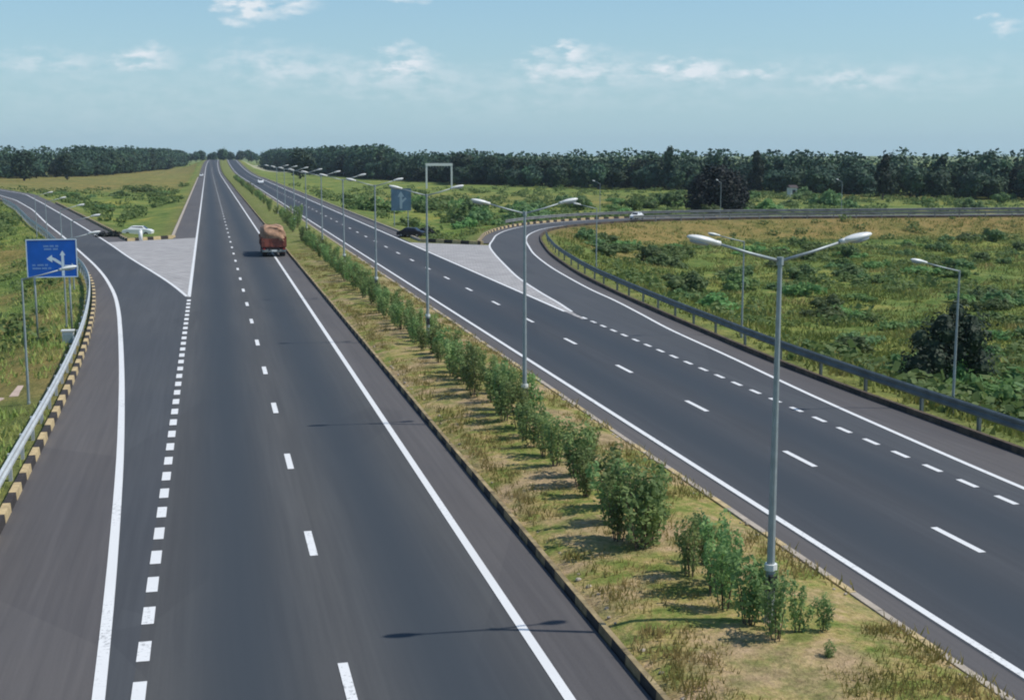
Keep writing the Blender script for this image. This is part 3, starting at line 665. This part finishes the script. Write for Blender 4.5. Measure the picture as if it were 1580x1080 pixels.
for s in (-1, 1):
    b = MB(); b.box((s*.98, -.2, .8), (.22, .05, .12)); b.build('tail_light', M_LIGHT, r)
    b = MB(); b.box((s*.85, .35, .48), (.5, .03, .4)); b.build('mud_flap', M_TRD, r)
    for y in (1.0, 2.2): wheel(r, s*.88, y, .5, .5)
    wheel(r, s*.95, 6.3, .5, .28)
# gantry
r = empty('height_gantry', (77.8, 444, -1.4)); prop(r, 'white goalpost-shaped gantry standing in front of the far trees', 'gantry', None)
M_GW = mat('gantry_white', (.6, .62, .6), .5, var=.1)
for s in (-1, 1):
    b = MB(); b.box((s*4.4, 0, 3.9), (.55, .5, 8.0)); b.build('post', M_GW, r)
b = MB(); b.box((0, 0, 8.25), (9.4, .7, .9)); b.build('beam', M_GW, r); b = MB()
for k in range(9): b.box((-4+k, 0, 7.5), (.08, .08, .7))
b.build('truss_strut', M_GW, r)
# far buildings
def hut(label, loc, d, wall, roofm, rzz=0):
    r = empty('farm_building', loc, rzz); prop(r, label, 'building')
    b = MB(); b.box((0, 0, d[2]/2-.3), (d[0], d[1], d[2]+.6)); b.build('wall', wall, r)
    x, y, z = d[0]/2+.3, d[1]/2+.3, d[2]; b = MB(); b.add([(-x, -y, z), (x, -y, z), (x, y, z), (-x, y, z), (-x, 0, z+y*.45), (x, 0, z+y*.45)], [(0, 1, 5, 4), (2, 3, 4, 5), (0, 4, 3), (1, 2, 5), (3, 2, 1, 0)]); b.build('roof', roofm, r)
    n = max(1, int(d[0]/3))
    b = MB(); b.box((0, -d[1]/2-.02, 1.0), (.9, .06, 2.0)); b.build('door', M_DARK, r)
    for k in range(n):
        if n > 1 and abs(-d[0]/2+1.6+k*3) > 1.2:
            b = MB(); b.box((-d[0]/2+1.6+k*3, -d[1]/2-.02, 1.6), (.9, .06, .8)); b.build('window', M_DARK, r)
M_HW = mat('white_wall', (.62, .63, .60), .8, var=.08); M_HB = mat('pale_blue_wall', (.22, .30, .34), .8, var=.1); M_RF = mat('dark_roof', (.06, .045, .045), .8, var=.2); M_RG = mat('grey_roof', (.2, .2, .2), .8, var=.2)
hut('tiny white hut with dark roof below the trees on the right', (157, 332, -1.4), (1.9, 2.5, 2.6), M_HW, M_RF)
hut('long low pale blue building in front of the trees beyond the gantry', (131, 585, -1.4), (9, 5, 3), M_HB, M_RG)

# ------------------------------------------------------------------ foliage meshes
def leaf_cloud(blobs, n, size, seed, flat=.0, squash=1.0):
    """quads spread near the surface of several blobs -> verts, faces"""
    r_ = np.random.default_rng(seed); vol = np.array([b_[3]*b_[4]*b_[5] for b_ in blobs])**.67; cnt = np.maximum(6, (n*vol/vol.sum()).astype(int)); V = []; 
    for (cx, cy, cz, rx_, ry_, rz_), k in zip(blobs, cnt):
        d = r_.normal(size=(k, 3)); d /= np.linalg.norm(d, axis=1)[:, None]
        rad = (r_.random(k)**.45)[:, None]*.45+.62+.12*r_.normal(size=(k, 1))
        c = np.array([cx, cy, cz])+d*rad*np.array([rx_, ry_, rz_])
        nrm = d+r_.normal(size=(k, 3))*.55+np.array([0, 0, .35]); nrm /= np.linalg.norm(nrm, axis=1)[:, None]
        a = np.cross(nrm, r_.normal(size=(k, 3))); a /= np.linalg.norm(a, axis=1)[:, None]; b_ = np.cross(nrm, a)
        s = size*(.55+.9*r_.random(k))[:, None]; s2 = s*(.5+.4*r_.random((k, 1)))
        V.append(np.stack([c-a*s-b_*s2*.4, c-b_*s2, c+a*s+b_*s2*.3, c+b_*s2], 1).reshape(-1, 3))
    V = np.concatenate(V); m = len(V)//4; F = np.arange(m*4).reshape(m, 4)
    return V, F
def mesh_np(name, V, F, mat_):
    me = bpy.data.meshes.new(name); me.from_pydata(V.tolist(), [], F.tolist()); me.materials.append(mat_); return me
def core(mb, blobs, k=.72, seed=0):
    r_ = random.Random(seed)
    for (cx, cy, cz, a, b_, c) in blobs:
        s = len(mb.v); mb.ell((0, 0, 0), (a*k, b_*k, c*k), 10, 7)
        for i in range(s, len(mb.v)):
            x, y, z = mb.v[i]; f = 1+.18*math.sin(x*5+seed)+.15*math.sin(y*6+z*4)
            mb.v[i] = (cx+x*f, cy+y*f, cz+z*f)
def crown_mesh(name, blobs, n, size, m, seed):
    V, F = leaf_cloud(blobs, n, size, seed); mb = MB(); core(mb, blobs, .7, seed); o = len(V)
    me = bpy.data.meshes.new(name); me.from_pydata(V.tolist()+mb.v, [], F.tolist()+[tuple(i+o for i in f) for f in mb.f]); me.materials.append(m); return me
def tree_proto(kind, seed):
    r_ = random.Random(seed); H = 10.0; bl = []
    if kind == 'round':
        for k in range(9):
            a = r_.uniform(0, 2*PI); rr = r_.uniform(0, 2.8); bl.append((rr*math.cos(a), rr*math.sin(a), r_.uniform(2.4, 8.0), r_.uniform(1.7, 2.7), r_.uniform(1.7, 2.7), r_.uniform(1.3, 2.1)))
        bl.append((0, 0, 4.8, 3.5, 3.5, 3.9)); th = 6
    elif kind == 'tall':
        for k in range(8):
            z = 2.5+k*.95; w = 1.9*(1-abs(k-3)/7); bl.append((r_.uniform(-.5, .5), r_.uniform(-.5, .5), z, w, w, 1.1))
        th = 8
    else:
        for k in range(10):
            a = r_.uniform(0, 2*PI); rr = r_.uniform(1, 4.2); bl.append((rr*math.cos(a), rr*math.sin(a), r_.uniform(1.9, 6.6), r_.uniform(1.6, 2.4), r_.uniform(1.6, 2.4), r_.uniform(1.0, 1.7)))
        bl.append((0, 0, 4.0, 4.2, 4.2, 3.2)); th = 5
    root = empty('tree', (0, -400, -50))
    c = bpy.data.objects.new('crown', crown_mesh('crown', bl, 1500, .42, L_FOREST, seed)); COL.objects.link(c); c.parent = root
    tb = MB(); tb.tube([(0, 0, -.5), (.1, 0, th*.5), (.2, .1, th)], [.32, .24, .1], 7)
    for k in range(4):
        a = k*1.6+seed; tb.tube([(.1, 0, th*.4), (1.3*math.cos(a), 1.3*math.sin(a), th*.75)], [.14, .05], 5)
    tb.build('trunk', M_BARK, root); return root
protos = [tree_proto(k, i+1) for i, k in enumerate(['round', 'wide', 'round', 'tall', 'wide', 'round'])]
used = set()
def place_tree(pi, x, y, s, label, group, rot=None, z=None, sc3=None):
    zz = float(terrain(np.array([x]), np.array([y]))[0]) if z is None else z
    rot = random.uniform(0, 6.28) if rot is None else rot
    if pi not in used:
        r = protos[pi]; used.add(pi); r.location = (x, y, zz); r.rotation_euler = (0, 0, rot); r.scale = sc3 or (s, s, s); r['label'] = label
    else: r = copy_tree(protos[pi], (x, y, zz), rot, label, scale=sc3 or s)
    r['category'] = 'tree'; r['group'] = group
    for k in ('group',):
        if not group: del r[k]
    return r
def Pl(tab, t): return np.interp(t, range(len(tab)), [a for a, b in tab]), np.interp(t, range(len(tab)), [b for a, b in tab])
# tree belt on the right (front edge follows the photographed foot of the wood), then rows behind
edgeR = [(50, 1080), (66, 820), (80, 600), (108, 462), (140, 412), (166, 372), (180, 325), (205, 295), (235, 270)]
random.seed(11); cnt = 0
lens_ = [0]
for a, b_ in zip(edgeR[:-1], edgeR[1:]): lens_.append(lens_[-1]+math.hypot(b_[0]-a[0], b_[1]-a[1]))
def at_len(tab, L_, d): return float(np.interp(d, L_, [a for a, b in tab])), float(np.interp(d, L_, [b for a, b in tab]))
def belt_label(x, y):
    b_ = math.degrees(math.atan2(x, y))
    return 'dark green tree in the right belt, '+('left of the white gantry' if b_ < 9 else 'behind the white gantry' if b_ < 11 else 'between the white gantry and the lone dark tree' if b_ < 21 else 'behind the lone dark tree' if b_ < 24.5 else 'right of the lone dark tree' if b_ < 30 else 'near the right frame edge')
d = 0
while d < lens_[-1]:
    x, y = at_len(edgeR, lens_, d); dist = math.hypot(x, y)
    for row in range(2):
        k = row*random.uniform(7, 11); f = 1+k/dist*1.3
        px, py = x*f+random.uniform(-2, 2), y*f+random.uniform(-5, 5)
        s = random.uniform(.85, 1.2)*(.84 if row == 0 else 1.05)*(1+.25*(dist > 600))
        place_tree(random.choice([0, 1, 2, 4, 5, 0, 2, 3]), px, py, s, belt_label(px, py), 'trees in the belt along the right horizon'); cnt += 1
    d += 7.6*(1+max(0, dist-420)/300.)
edgeL = [(-150, 560), (-112, 620), (-98, 690), (-68, 720), (-52, 860), (-38, 1060), (-26, 1340)]
lensL = [0]
for a, b_ in zip(edgeL[:-1], edgeL[1:]): lensL.append(lensL[-1]+math.hypot(b_[0]-a[0], b_[1]-a[1]))
d = 0
while d < lensL[-1]:
    x, y = at_len(edgeL, lensL, d); dist = math.hypot(x, y)
    for row in range(2):
        f = 1+row*16/dist; s = random.uniform(.9, 1.3)*(.85 if row == 0 else 1.0)*(1+.35*(dist > 800))
        place_tree(random.choice([0, 1, 2, 4, 5]), x*f+random.uniform(-3, 3), y*f+random.uniform(-6, 6), s, 'dark green tree among the belt of trees along the left horizon', 'trees in the belt along the left horizon')
    d += 10*(1+max(0, dist-700)/300.)
place_tree(0, 11.5+rx(1180), 1180, 1.25, 'dark round tree at the far end of the median where the left road ends', None)
place_tree(2, 42, 1400, 1.3, 'rounded tree alone above the far right road at the horizon', None, z=4)
for k in range(16):
    place_tree(random.choice([0, 1, 2, 5]), -26+k*7+random.uniform(-3, 3), 1375+random.uniform(0, 40), random.uniform(.9, 1.25), 'hazy tree on the horizon behind the far end of the road', 'hazy trees behind the far end of the road', z=3.5)
# landmarks of the skyline (pixel column -> bearing, at a distance)
def bearing(px, py_, dist):
    u = px-790; H = FL*math.cos(PIT)-(py_-540)*math.sin(PIT); b_ = YAW+math.atan2(u, H); return dist*math.sin(b_), dist*math.cos(b_)
for px, dist, pi, s3, lb in [(1034, 430, 3, (1.2, 1.2, 1.38), 'tall narrow tree rising above the others right of centre on the skyline'),
                             (1170, 410, 3, (1.1, 1.1, 1.27), 'narrow dark tree poking above the belt behind the lone dark tree'),
                             (35, 640, 0, (1.5, 1.5, 1.62), 'broad high-domed tree standing above the belt at the far left'),
                             (102, 650, 2, (1.0, 1.0, 1.38), 'slender rounded tree second highest on the left skyline'),
                             (462, 640, 2, (1.6, 1.6, 1.6), 'high-domed tree at the left end of the right belt'),
                             (830, 480, 4, (1.2, 1.2, 1.3), 'broad flat-topped tree on the middle skyline'),
                             (1365, 350, 3, (1.0, 1.0, 1.15), 'small dark spire-like tree on the right skyline'),
                             (710, 520, 5, (1.2, 1.2, 1.3), 'round tree on the skyline above the gantry')]:
    x, y = bearing(px, 240, dist); place_tree(pi, x, y, 1, lb, None, sc3=s3)
# lone dark tree
def solo(name, blobs, n, size, m, loc, label, cat, trunk=2.5, seed=5, tr=.3):
    root = empty(name, loc); prop(root, label, cat)
    c = bpy.data.objects.new('crown', crown_mesh('crown', blobs, n, size, m, seed)); COL.objects.link(c); c.parent = root
    tb = MB(); tb.tube([(0, 0, -.4), (0.1, 0, trunk)], [tr, tr*.6], 7)
    for k in range(4):
        a = k*1.57; tb.tube([(0.05, 0, trunk*.5), (trunk*.4*math.cos(a), trunk*.4*math.sin(a), trunk*1.2)], [tr*.5, tr*.2], 5)
    tb.build('trunk', M_BARK, root)
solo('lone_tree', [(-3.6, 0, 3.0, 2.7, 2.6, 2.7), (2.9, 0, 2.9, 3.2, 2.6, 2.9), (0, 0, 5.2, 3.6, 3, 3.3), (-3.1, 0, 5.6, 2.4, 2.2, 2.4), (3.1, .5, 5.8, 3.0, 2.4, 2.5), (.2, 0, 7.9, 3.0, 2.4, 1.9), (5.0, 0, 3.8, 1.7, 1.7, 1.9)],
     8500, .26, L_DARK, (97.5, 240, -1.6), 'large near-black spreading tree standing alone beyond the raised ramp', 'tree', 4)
zt = float(terrain(np.array([31.5]), np.array([52.0]))[0])
solo('dark_bush_tree', [(-.4, 0, 1.2, 1.1, 1.1, 1.1), (.7, .2, 1.7, 1.1, 1, 1.2), (.2, 0, 2.5, .9, .9, .9), (1.5, 0, 2.3, 1.1, 1.1, 1.1), (-1.1, -.1, .7, 1.0, .9, .8), (-.9, .1, 2.0, .55, .5, .6), (.9, 0, 3.3, .5, .5, .5), (2.2, .2, .8, .9, .9, .8)],
     3800, .085, L_DKGR, (33.6, 54.5, zt), 'dark green leafy bush just behind the right guard rail beside the lamp', 'bush', 1.6, 8, .12)
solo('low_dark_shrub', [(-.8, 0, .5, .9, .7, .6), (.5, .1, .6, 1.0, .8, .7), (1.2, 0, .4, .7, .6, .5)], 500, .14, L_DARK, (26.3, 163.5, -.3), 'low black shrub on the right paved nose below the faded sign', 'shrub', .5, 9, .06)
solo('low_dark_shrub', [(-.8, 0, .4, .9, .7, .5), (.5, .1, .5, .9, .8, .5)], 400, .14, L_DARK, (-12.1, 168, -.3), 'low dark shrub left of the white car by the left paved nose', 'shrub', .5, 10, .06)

# the wood behind the first rows reads as one mass
V0, F0 = leaf_cloud([(0, 0, 5, 4.6, 4.6, 5), (2.5, 0, 7, 2.5, 2.5, 2.6), (-2.4, 1, 6.5, 2.6, 2.4, 2.8), (0, 2, 2.5, 4.5, 4, 2.6)], 560, .5, 77)
VS = []; random.seed(31)
def wood(tab, L_, step, k0, rows, sc_):
    d = 0
    while d < L_[-1]:
        x, y = at_len(tab, L_, d); dist = math.hypot(x, y)
        for row in range(rows):
            f = 1+(k0+row*14)/dist; s = random.uniform(.97, 1.05)*sc_*(1+.25*(dist > 600)); a = random.uniform(0, 6.28); ca_, sa = math.cos(a)*s, math.sin(a)*s
            VS.append(np.stack([V0[:, 0]*ca_-V0[:, 1]*sa+x*f+random.uniform(-3, 3), V0[:, 0]*sa+V0[:, 1]*ca_+y*f+random.uniform(-4, 4), V0[:, 2]*s*random.uniform(.9, 1.07)-1.5], 1))
        d += step
wood(edgeR, lens_, 8, 24, 2, 1.2); wood(edgeL, lensL, 11, 36, 2, 1.22)
VW = np.concatenate(VS); me = bpy.data.meshes.new('distant_wood'); me.from_pydata(VW.tolist(), [], np.arange(len(VW)).reshape(-1, 4).tolist()); me.materials.append(L_FOREST)
o = bpy.data.objects.new('distant_wood', me); COL.objects.link(o); prop(o, 'dark mass of wood filling in behind the first rows of far trees', 'wood', kind='stuff')

# ------------------------------------------------------------------ median shrubs (upright, several stems)
def shrub_proto(seed):
    r_ = random.Random(seed); bl = []; tb = MB(); ns = r_.randint(5, 8)
    for k in range(ns):
        a = 2*PI*k/ns+r_.uniform(-.4, .4); rr = r_.uniform(.12, .5); h = r_.uniform(1.3, 2.15); lean = r_.uniform(1.1, 1.7)
        bx, by, tx, ty = rr*.3*math.cos(a), rr*.3*math.sin(a), rr*lean*math.cos(a), rr*lean*math.sin(a)
        tb.tube([(bx, by, -.1), ((bx+tx)/2, (by+ty)/2, h*.5), (tx, ty, h*.92)], [.022, .016, .006], 5)
        for q_ in range(4):
            f = .34+.19*q_; bl.append((bx+(tx-bx)*f, by+(ty-by)*f, h*f+.05, .19, .19, .34))
        bl.append((tx, ty, h*.93, .15, .15, .28))
    root = empty('median_shrub', (0, -420, -50))
    V, F = leaf_cloud(bl, 760, .066, seed)
    c = bpy.data.objects.new('foliage', mesh_np('foliage', V, F, L_SHRUB)); COL.objects.link(c); c.parent = root
    tb.build('stem', M_BARK, root); return root
sp_ = [shrub_proto(20+i) for i in range(5)]; usedS = set()
def place_shrub(i, x, y, s, label, group='planted shrubs in the median row'):
    if label == 'MID': k_ = int((y-24)/21.9); label = 'leafy green shrub in the median row between the %s and %s lamps' % (ORD[k_], ORD[k_+1])
    zz = .26+rz(y); s *= .88; s3 = (s*random.uniform(.75, 1.15), s*random.uniform(.75, 1.15), s*random.uniform(.9, 1.05))
    if i not in usedS: r = sp_[i]; usedS.add(i); r.location = (x, y, zz); r.rotation_euler = (0, 0, random.uniform(0, 6)); r.scale = s3; r['label'] = label
    else: r = copy_tree(sp_[i], (x, y, zz), random.uniform(0, 6), label, scale=s3)
    r['category'] = 'shrub'; r['group'] = group
random.seed(5)
near = [(9.85, 30.3, 1.0, 'left stem-clump of the large rounded shrub group over bare brown soil'),
        (10.5, 29.8, 1.15, 'largest rounded shrub standing over bare brown soil third from the near end'),
        (10.1, 29.3, 1.1, 'dense shrub at the front of the rounded group over bare soil'),
        (11.2, 27.8, .65, 'light green shrub in the gap behind the lamp cluster'),
        (10.55, 27.0, .92, 'upright dark shrub at the far left of the cluster by the nearest lamp'),
        (10.65, 25.9, .95, 'tall twin-topped shrub left of the nearest street lamp'),
        (11.25, 26.4, .75, 'yellowish-green shrub behind the nearest street lamp'),
        (10.5, 24.9, .9, 'full leafy shrub in the middle of the cluster beside the nearest lamp'),
        (10.65, 23.9, .85, 'dark shrub whose base hides the foot of the nearest street lamp'),
        (10.85, 23.0, .75, 'grey-green shrub directly in front of the nearest street lamp'),
        (11.5, 24.9, .6, 'small greyish shrub just right of the lamp post'),
        (11.45, 23.3, .6, 'light green shrub second from the near right end of the row'),
        (12.0, 23.2, .48, 'small slender shrub at the near right end of the row, standing apart'),
        (11.4, 21.8, .25, 'tiny sapling in front of the near right end of the row')]
for k, (x, y, s, lb) in enumerate(near): place_shrub(k % 5, x, y, s, lb)
y = 31.6; k = 0
while y < 150:
    s = random.uniform(.68, 1.1)*(1 if y < 55 else .85); x = 10.35+random.uniform(-.3, .3)
    place_shrub(random.randrange(5), x, y, s, 'MID')
    if random.random() < .5: place_shrub(random.randrange(5), x+random.uniform(.7, 1.2), y+random.uniform(-.6, .6), s*.8, 'MID')
    y += random.uniform(.95, 1.55)*(1 if y < 90 else 1.25)
while y < 560:
    place_shrub(random.randrange(5), 10.8+random.uniform(-.6, .6), y, random.uniform(.7, 1.2), 'small shrub scattered along the distant median'); y += random.uniform(4, 12)
for (x, y_, s) in [(11.4, 176, 1.5), (12.0, 181, 1.5), (11.0, 187, 1.3)]:
    place_shrub(1, x, y_, s, 'large bright shrub in the clump on the median beyond the lorry', 'large shrubs in the clump on the median beyond the lorry')

# ------------------------------------------------------------------ bushes in the fields
def bush_proto(seed, m, n=520, size=.15):
    r_ = random.Random(seed); bl = [(0, 0, .4, .9, .8, .45)]
    for k in range(r_.randint(6, 11)):
        a = r_.uniform(0, 2*PI); rr = r_.uniform(.3, 1.7); w_ = r_.uniform(.25, .7); bl.append((rr*math.cos(a), rr*math.sin(a)*.8, r_.uniform(.2, 1.15)*(1.2-rr*.4), w_, w_*r_.uniform(.7, 1.2), r_.uniform(.25, .6)))
    root = empty('field_bush', (0, -440, -50)); V, F = leaf_cloud(bl, n, size, seed)
    mb = MB(); core(mb, bl, .6, seed); o = len(V); me = bpy.data.meshes.new('foliage'); me.from_pydata(V.tolist()+mb.v, [], F.tolist()+[tuple(i+o for i in f) for f in mb.f]); me.materials.append(m)
    c = bpy.data.objects.new('foliage', me); COL.objects.link(c); c.parent = root; return root
L_BUSH2 = leaf('bush_leaf_blue', (.085, .15, .06), (.14, .215, .085), (.23, .30, .11), 1.0, trans=.4)
bp_ = [bush_proto(40+i, L_BUSH if i % 2 else L_BUSH2, 700, .13) for i in range(6)]; usedB = set()
def place_bush(x, y, s, label, group, sz=None):
    i = random.randrange(6); zz = float(terrain(np.array([x]), np.array([y]))[0])-.05; s3 = (s, s*random.uniform(.8, 1.2), (sz or s)*random.uniform(.75, 1.15))
    if i not in usedB: r = bp_[i]; usedB.add(i); r.location = (x, y, zz); r.rotation_euler = (0, 0, random.uniform(0, 6)); r.scale = s3; r['label'] = label
    else: r = copy_tree(bp_[i], (x, y, zz), random.uniform(0, 6), label, scale=s3)
    r['category'] = 'bush'; r['group'] = group
random.seed(21)
def scatter(n, box, lo, hi, label, group, dmin=3, pred=None, flat_=1.0):
    k = 0; tries = 0
    while k < n and tries < n*40:
        tries += 1; x = random.uniform(box[0], box[1]); y = box[2]+(box[3]-box[2])*random.random()
        if road_dist(np.array([x]), np.array([y]))[0] < dmin or (pred and not pred(x, y)): continue
        s = random.uniform(lo, hi); lb = label
        if 'inside the right ramp' in label: b_ = math.degrees(math.atan2(x, y)); lb = ('broad ' if s > 1.15 else 'small ')+'green bush in the scrub field, '+('near the guard rail' if y < 75 else 'mid-field' if y < 120 else 'near the orange bank')+(', left of the nearest lamp' if b_ < 24 else ', right of the nearest lamp')
        place_bush(x, y, s, lb, group, s*flat_); k += 1
scatter(195, (31, 128, 42, 172), .5, 1.5, 'green bush in the wide scrub field inside the right ramp', 'bushes in the field inside the right ramp', 4,
        pred=lambda x, y: x > 26+(y-40)*.12 and x < 18+y*.82 and (vnoise(np.array([x]), np.array([y]), 16, 8)[0] > .30), flat_=.85)
for x, y, s in [(33.5, 44.0, 1.5), (35.2, 46.0, 1.7), (33.0, 49.5, 1.3), (36.5, 50.0, 1.8), (34.6, 55, 1.5), (31.6, 42.6, 1.0), (38, 54, 1.6), (36, 48.5, 2.0), (34.8, 51.5, 1.7)]:
    place_bush(x, y, s, 'tall green bush crowding the right guard rail near the frame edge', 'tall bushes crowding the right guard rail', s*1.05)
scatter(40, (27, 118, 212, 300), 1.2, 2.6, 'green bush in the thicket beyond the right nose and ramp', 'bushes in the thicket beyond the right ramp', 4, pred=lambda x, y: x < 20+.45*y and y > 205+max(0, (x-60))*.3)
scatter(9, (28, 60, 190, 215), 1.0, 2.0, 'green bush just behind the paved nose on the right', 'bushes behind the right paved nose', 2.5)
scatter(16, (90, 240, 235, 330), 1.2, 2.4, 'bush on the flat fields beyond the raised ramp', 'bushes beyond the raised ramp', 4, pred=lambda x, y: x < y*.72)
scatter(22, (-60, -8, 172, 420), .8, 2.0, 'green bush in the grassy wedge between left ramp and main road', 'bushes in the left wedge of grass', 2.5, flat_=.7)
scatter(9, (-60, -9, 55, 300), .5, 1.3, 'low bush on the grass slope outside the left exit ramp', 'bushes outside the left exit ramp', 3, pred=lambda x, y: x < lerp_tab(KERB_L, y)-2, flat_=.6)
for rt in protos+sp_+bp_:                 # a prototype never placed is removed
    if 'label' not in rt:
        for ch in list(rt.children): bpy.data.objects.remove(ch)
        bpy.data.objects.remove(rt)

# ------------------------------------------------------------------ grass and ground cover (uncountable)
def blades(name, X, Y, Z, h, w, m, per=5, spread=.16, seed=1):
    r_ = np.random.default_rng(seed); n = len(X); X = np.repeat(X, per); Y = np.repeat(Y, per); Z = np.repeat(Z, per); hh = np.repeat(h, per)*(.5+.8*r_.random(n*per))
    bx = X+r_.normal(size=n*per)*spread; by = Y+r_.normal(size=n*per)*spread; a = r_.random(n*per)*2*PI; ww = w*(.6+.8*r_.random(n*per)); ln = hh*.5
    a2 = r_.random(n*per)*2*PI
    V = np.stack([np.stack([bx-ww*np.cos(a), by-ww*np.sin(a), Z-.03], 1), np.stack([bx+ww*np.cos(a), by+ww*np.sin(a), Z-.03], 1), np.stack([bx+ln*np.cos(a2), by+ln*np.sin(a2), Z+hh], 1)], 1).reshape(-1, 3)
    me = bpy.data.meshes.new(name); me.from_pydata(V.tolist(), [], np.arange(len(V)).reshape(-1, 3).tolist()); me.materials.append(m)
    o = bpy.data.objects.new(name, me); COL.objects.link(o); return o
n = 6500; x = rng.uniform(8.05, 13.8, n); y = 18+(130-18)*rng.random(n)**1.6
keep = vnoise(x, y, 1.3, 6)+vnoise(x, y, 3.5, 7) > .8; x, y = x[keep], y[keep]
o = blades('median_grass', x, y, .2+.1*np.ones_like(x), np.full(len(x), .16), .02, L_GRASS, 7, .13, 2); prop(o, 'short dry grass tufts on the median bed', 'grass', kind='stuff')
n = 26000; y = 34+(190-34)*rng.random(n)**1.2; x = 28+rng.random(n)*(y*.85-0); d = road_dist(x, y); keep = (d > 1.5) & (vnoise(x, y, 5, 1) > .25); x, y, d = x[keep], y[keep], d[keep]
hgt = .18+.35*vnoise(x, y, 7, 12)
o = blades('field_scrub', x, y, terrain(x, y, d), hgt, .07, L_COVER, 6, .35, 3); prop(o, 'low tangled scrub and grass covering the right field', 'ground cover', kind='stuff')
# tangled clumps between the bushes
VC0, _ = leaf_cloud([(0, 0, .22, .8, .8, .3), (.5, .2, .35, .4, .4, .3), (-.4, -.3, .3, .45, .4, .3)], 46, .17, 91); VS = []
random.seed(8)
for _k in range(4300):
    y_ = 40+420*random.random()**1.25; x_ = random.uniform(26, 30+y_*.85) if random.random() < .72 else random.uniform(-.22*y_-14, -4.6)
    if vnoise(np.array([x_]), np.array([y_]), 8, 15)[0] < .35: continue
    s_ = random.uniform(.5, 1.5)*(1 if y_ < 190 else 1.5); a_ = random.uniform(0, 6.28); VS.append((x_, y_, s_, a_))
PX = np.array(VS); DD = road_dist(PX[:, 0], PX[:, 1]); KP = (DD > 2.2) & ~((PX[:, 0] > -14) & (PX[:, 0] < -5) & (PX[:, 1] > 50) & (PX[:, 1] < 64)); PX = PX[KP]; TZ = terrain(PX[:, 0], PX[:, 1], DD[KP])
ca2, sa2 = (np.cos(PX[:, 3])*PX[:, 2])[:, None], (np.sin(PX[:, 3])*PX[:, 2])[:, None]
VV = np.stack([VC0[None, :, 0]*ca2-VC0[None, :, 1]*sa2+PX[:, 0:1], VC0[None, :, 0]*sa2+VC0[None, :, 1]*ca2+PX[:, 1:2], VC0[None, :, 2]*PX[:, 2:3]+TZ[:, None]], 2).reshape(-1, 3)
me = bpy.data.meshes.new('scrub_clumps'); me.from_pydata(VV.tolist(), [], np.arange(len(VV)).reshape(-1, 4).tolist()); me.materials.append(L_BUSH)
o = bpy.data.objects.new('scrub_clumps', me); COL.objects.link(o); prop(o, 'tangled low green scrub growing between the bushes of the fields', 'scrub', kind='stuff')
n = 6000; y = 40+(300-40)*rng.random(n)**1.3; x = np.interp(y, [a for a, b in KERB_L], [b for a, b in KERB_L])-.9-rng.random(n)**1.3*25; d = road_dist(x, y); keep = (d > .8) & ~((x > -12.5) & (x < -6.6) & (y > 54) & (y < 62)); x, y, d = x[keep], y[keep], d[keep]
o = blades('verge_grass', x, y, terrain(x, y, d), .12+.25*vnoise(x, y, 5, 13), .05, L_COVER, 6, .3, 4); prop(o, 'rough grass on the slope left of the exit ramp', 'grass', kind='stuff')

# ------------------------------------------------------------------ haze
b = MB(); b.box((200, 1400, 25), (3400, 4200, 62)); hz = b.build('haze', []); hz.data.materials.clear()
mh = bpy.data.materials.new('haze'); mh.use_nodes = True; t = mh.node_tree; t.nodes.clear(); oo = t.nodes.new('ShaderNodeOutputMaterial'); vv = t.nodes.new('ShaderNodeVolumePrincipled')
vv.inputs['Density'].default_value = .00010; vv.inputs['Color'].default_value = (.72, .86, 1, 1); vv.inputs['Anisotropy'].default_value = .2
t.links.new(vv.outputs[0], oo.inputs['Volume']); hz.data.materials.append(mh); prop(hz, 'thin pale blue haze over the plain', 'haze', kind='stuff')
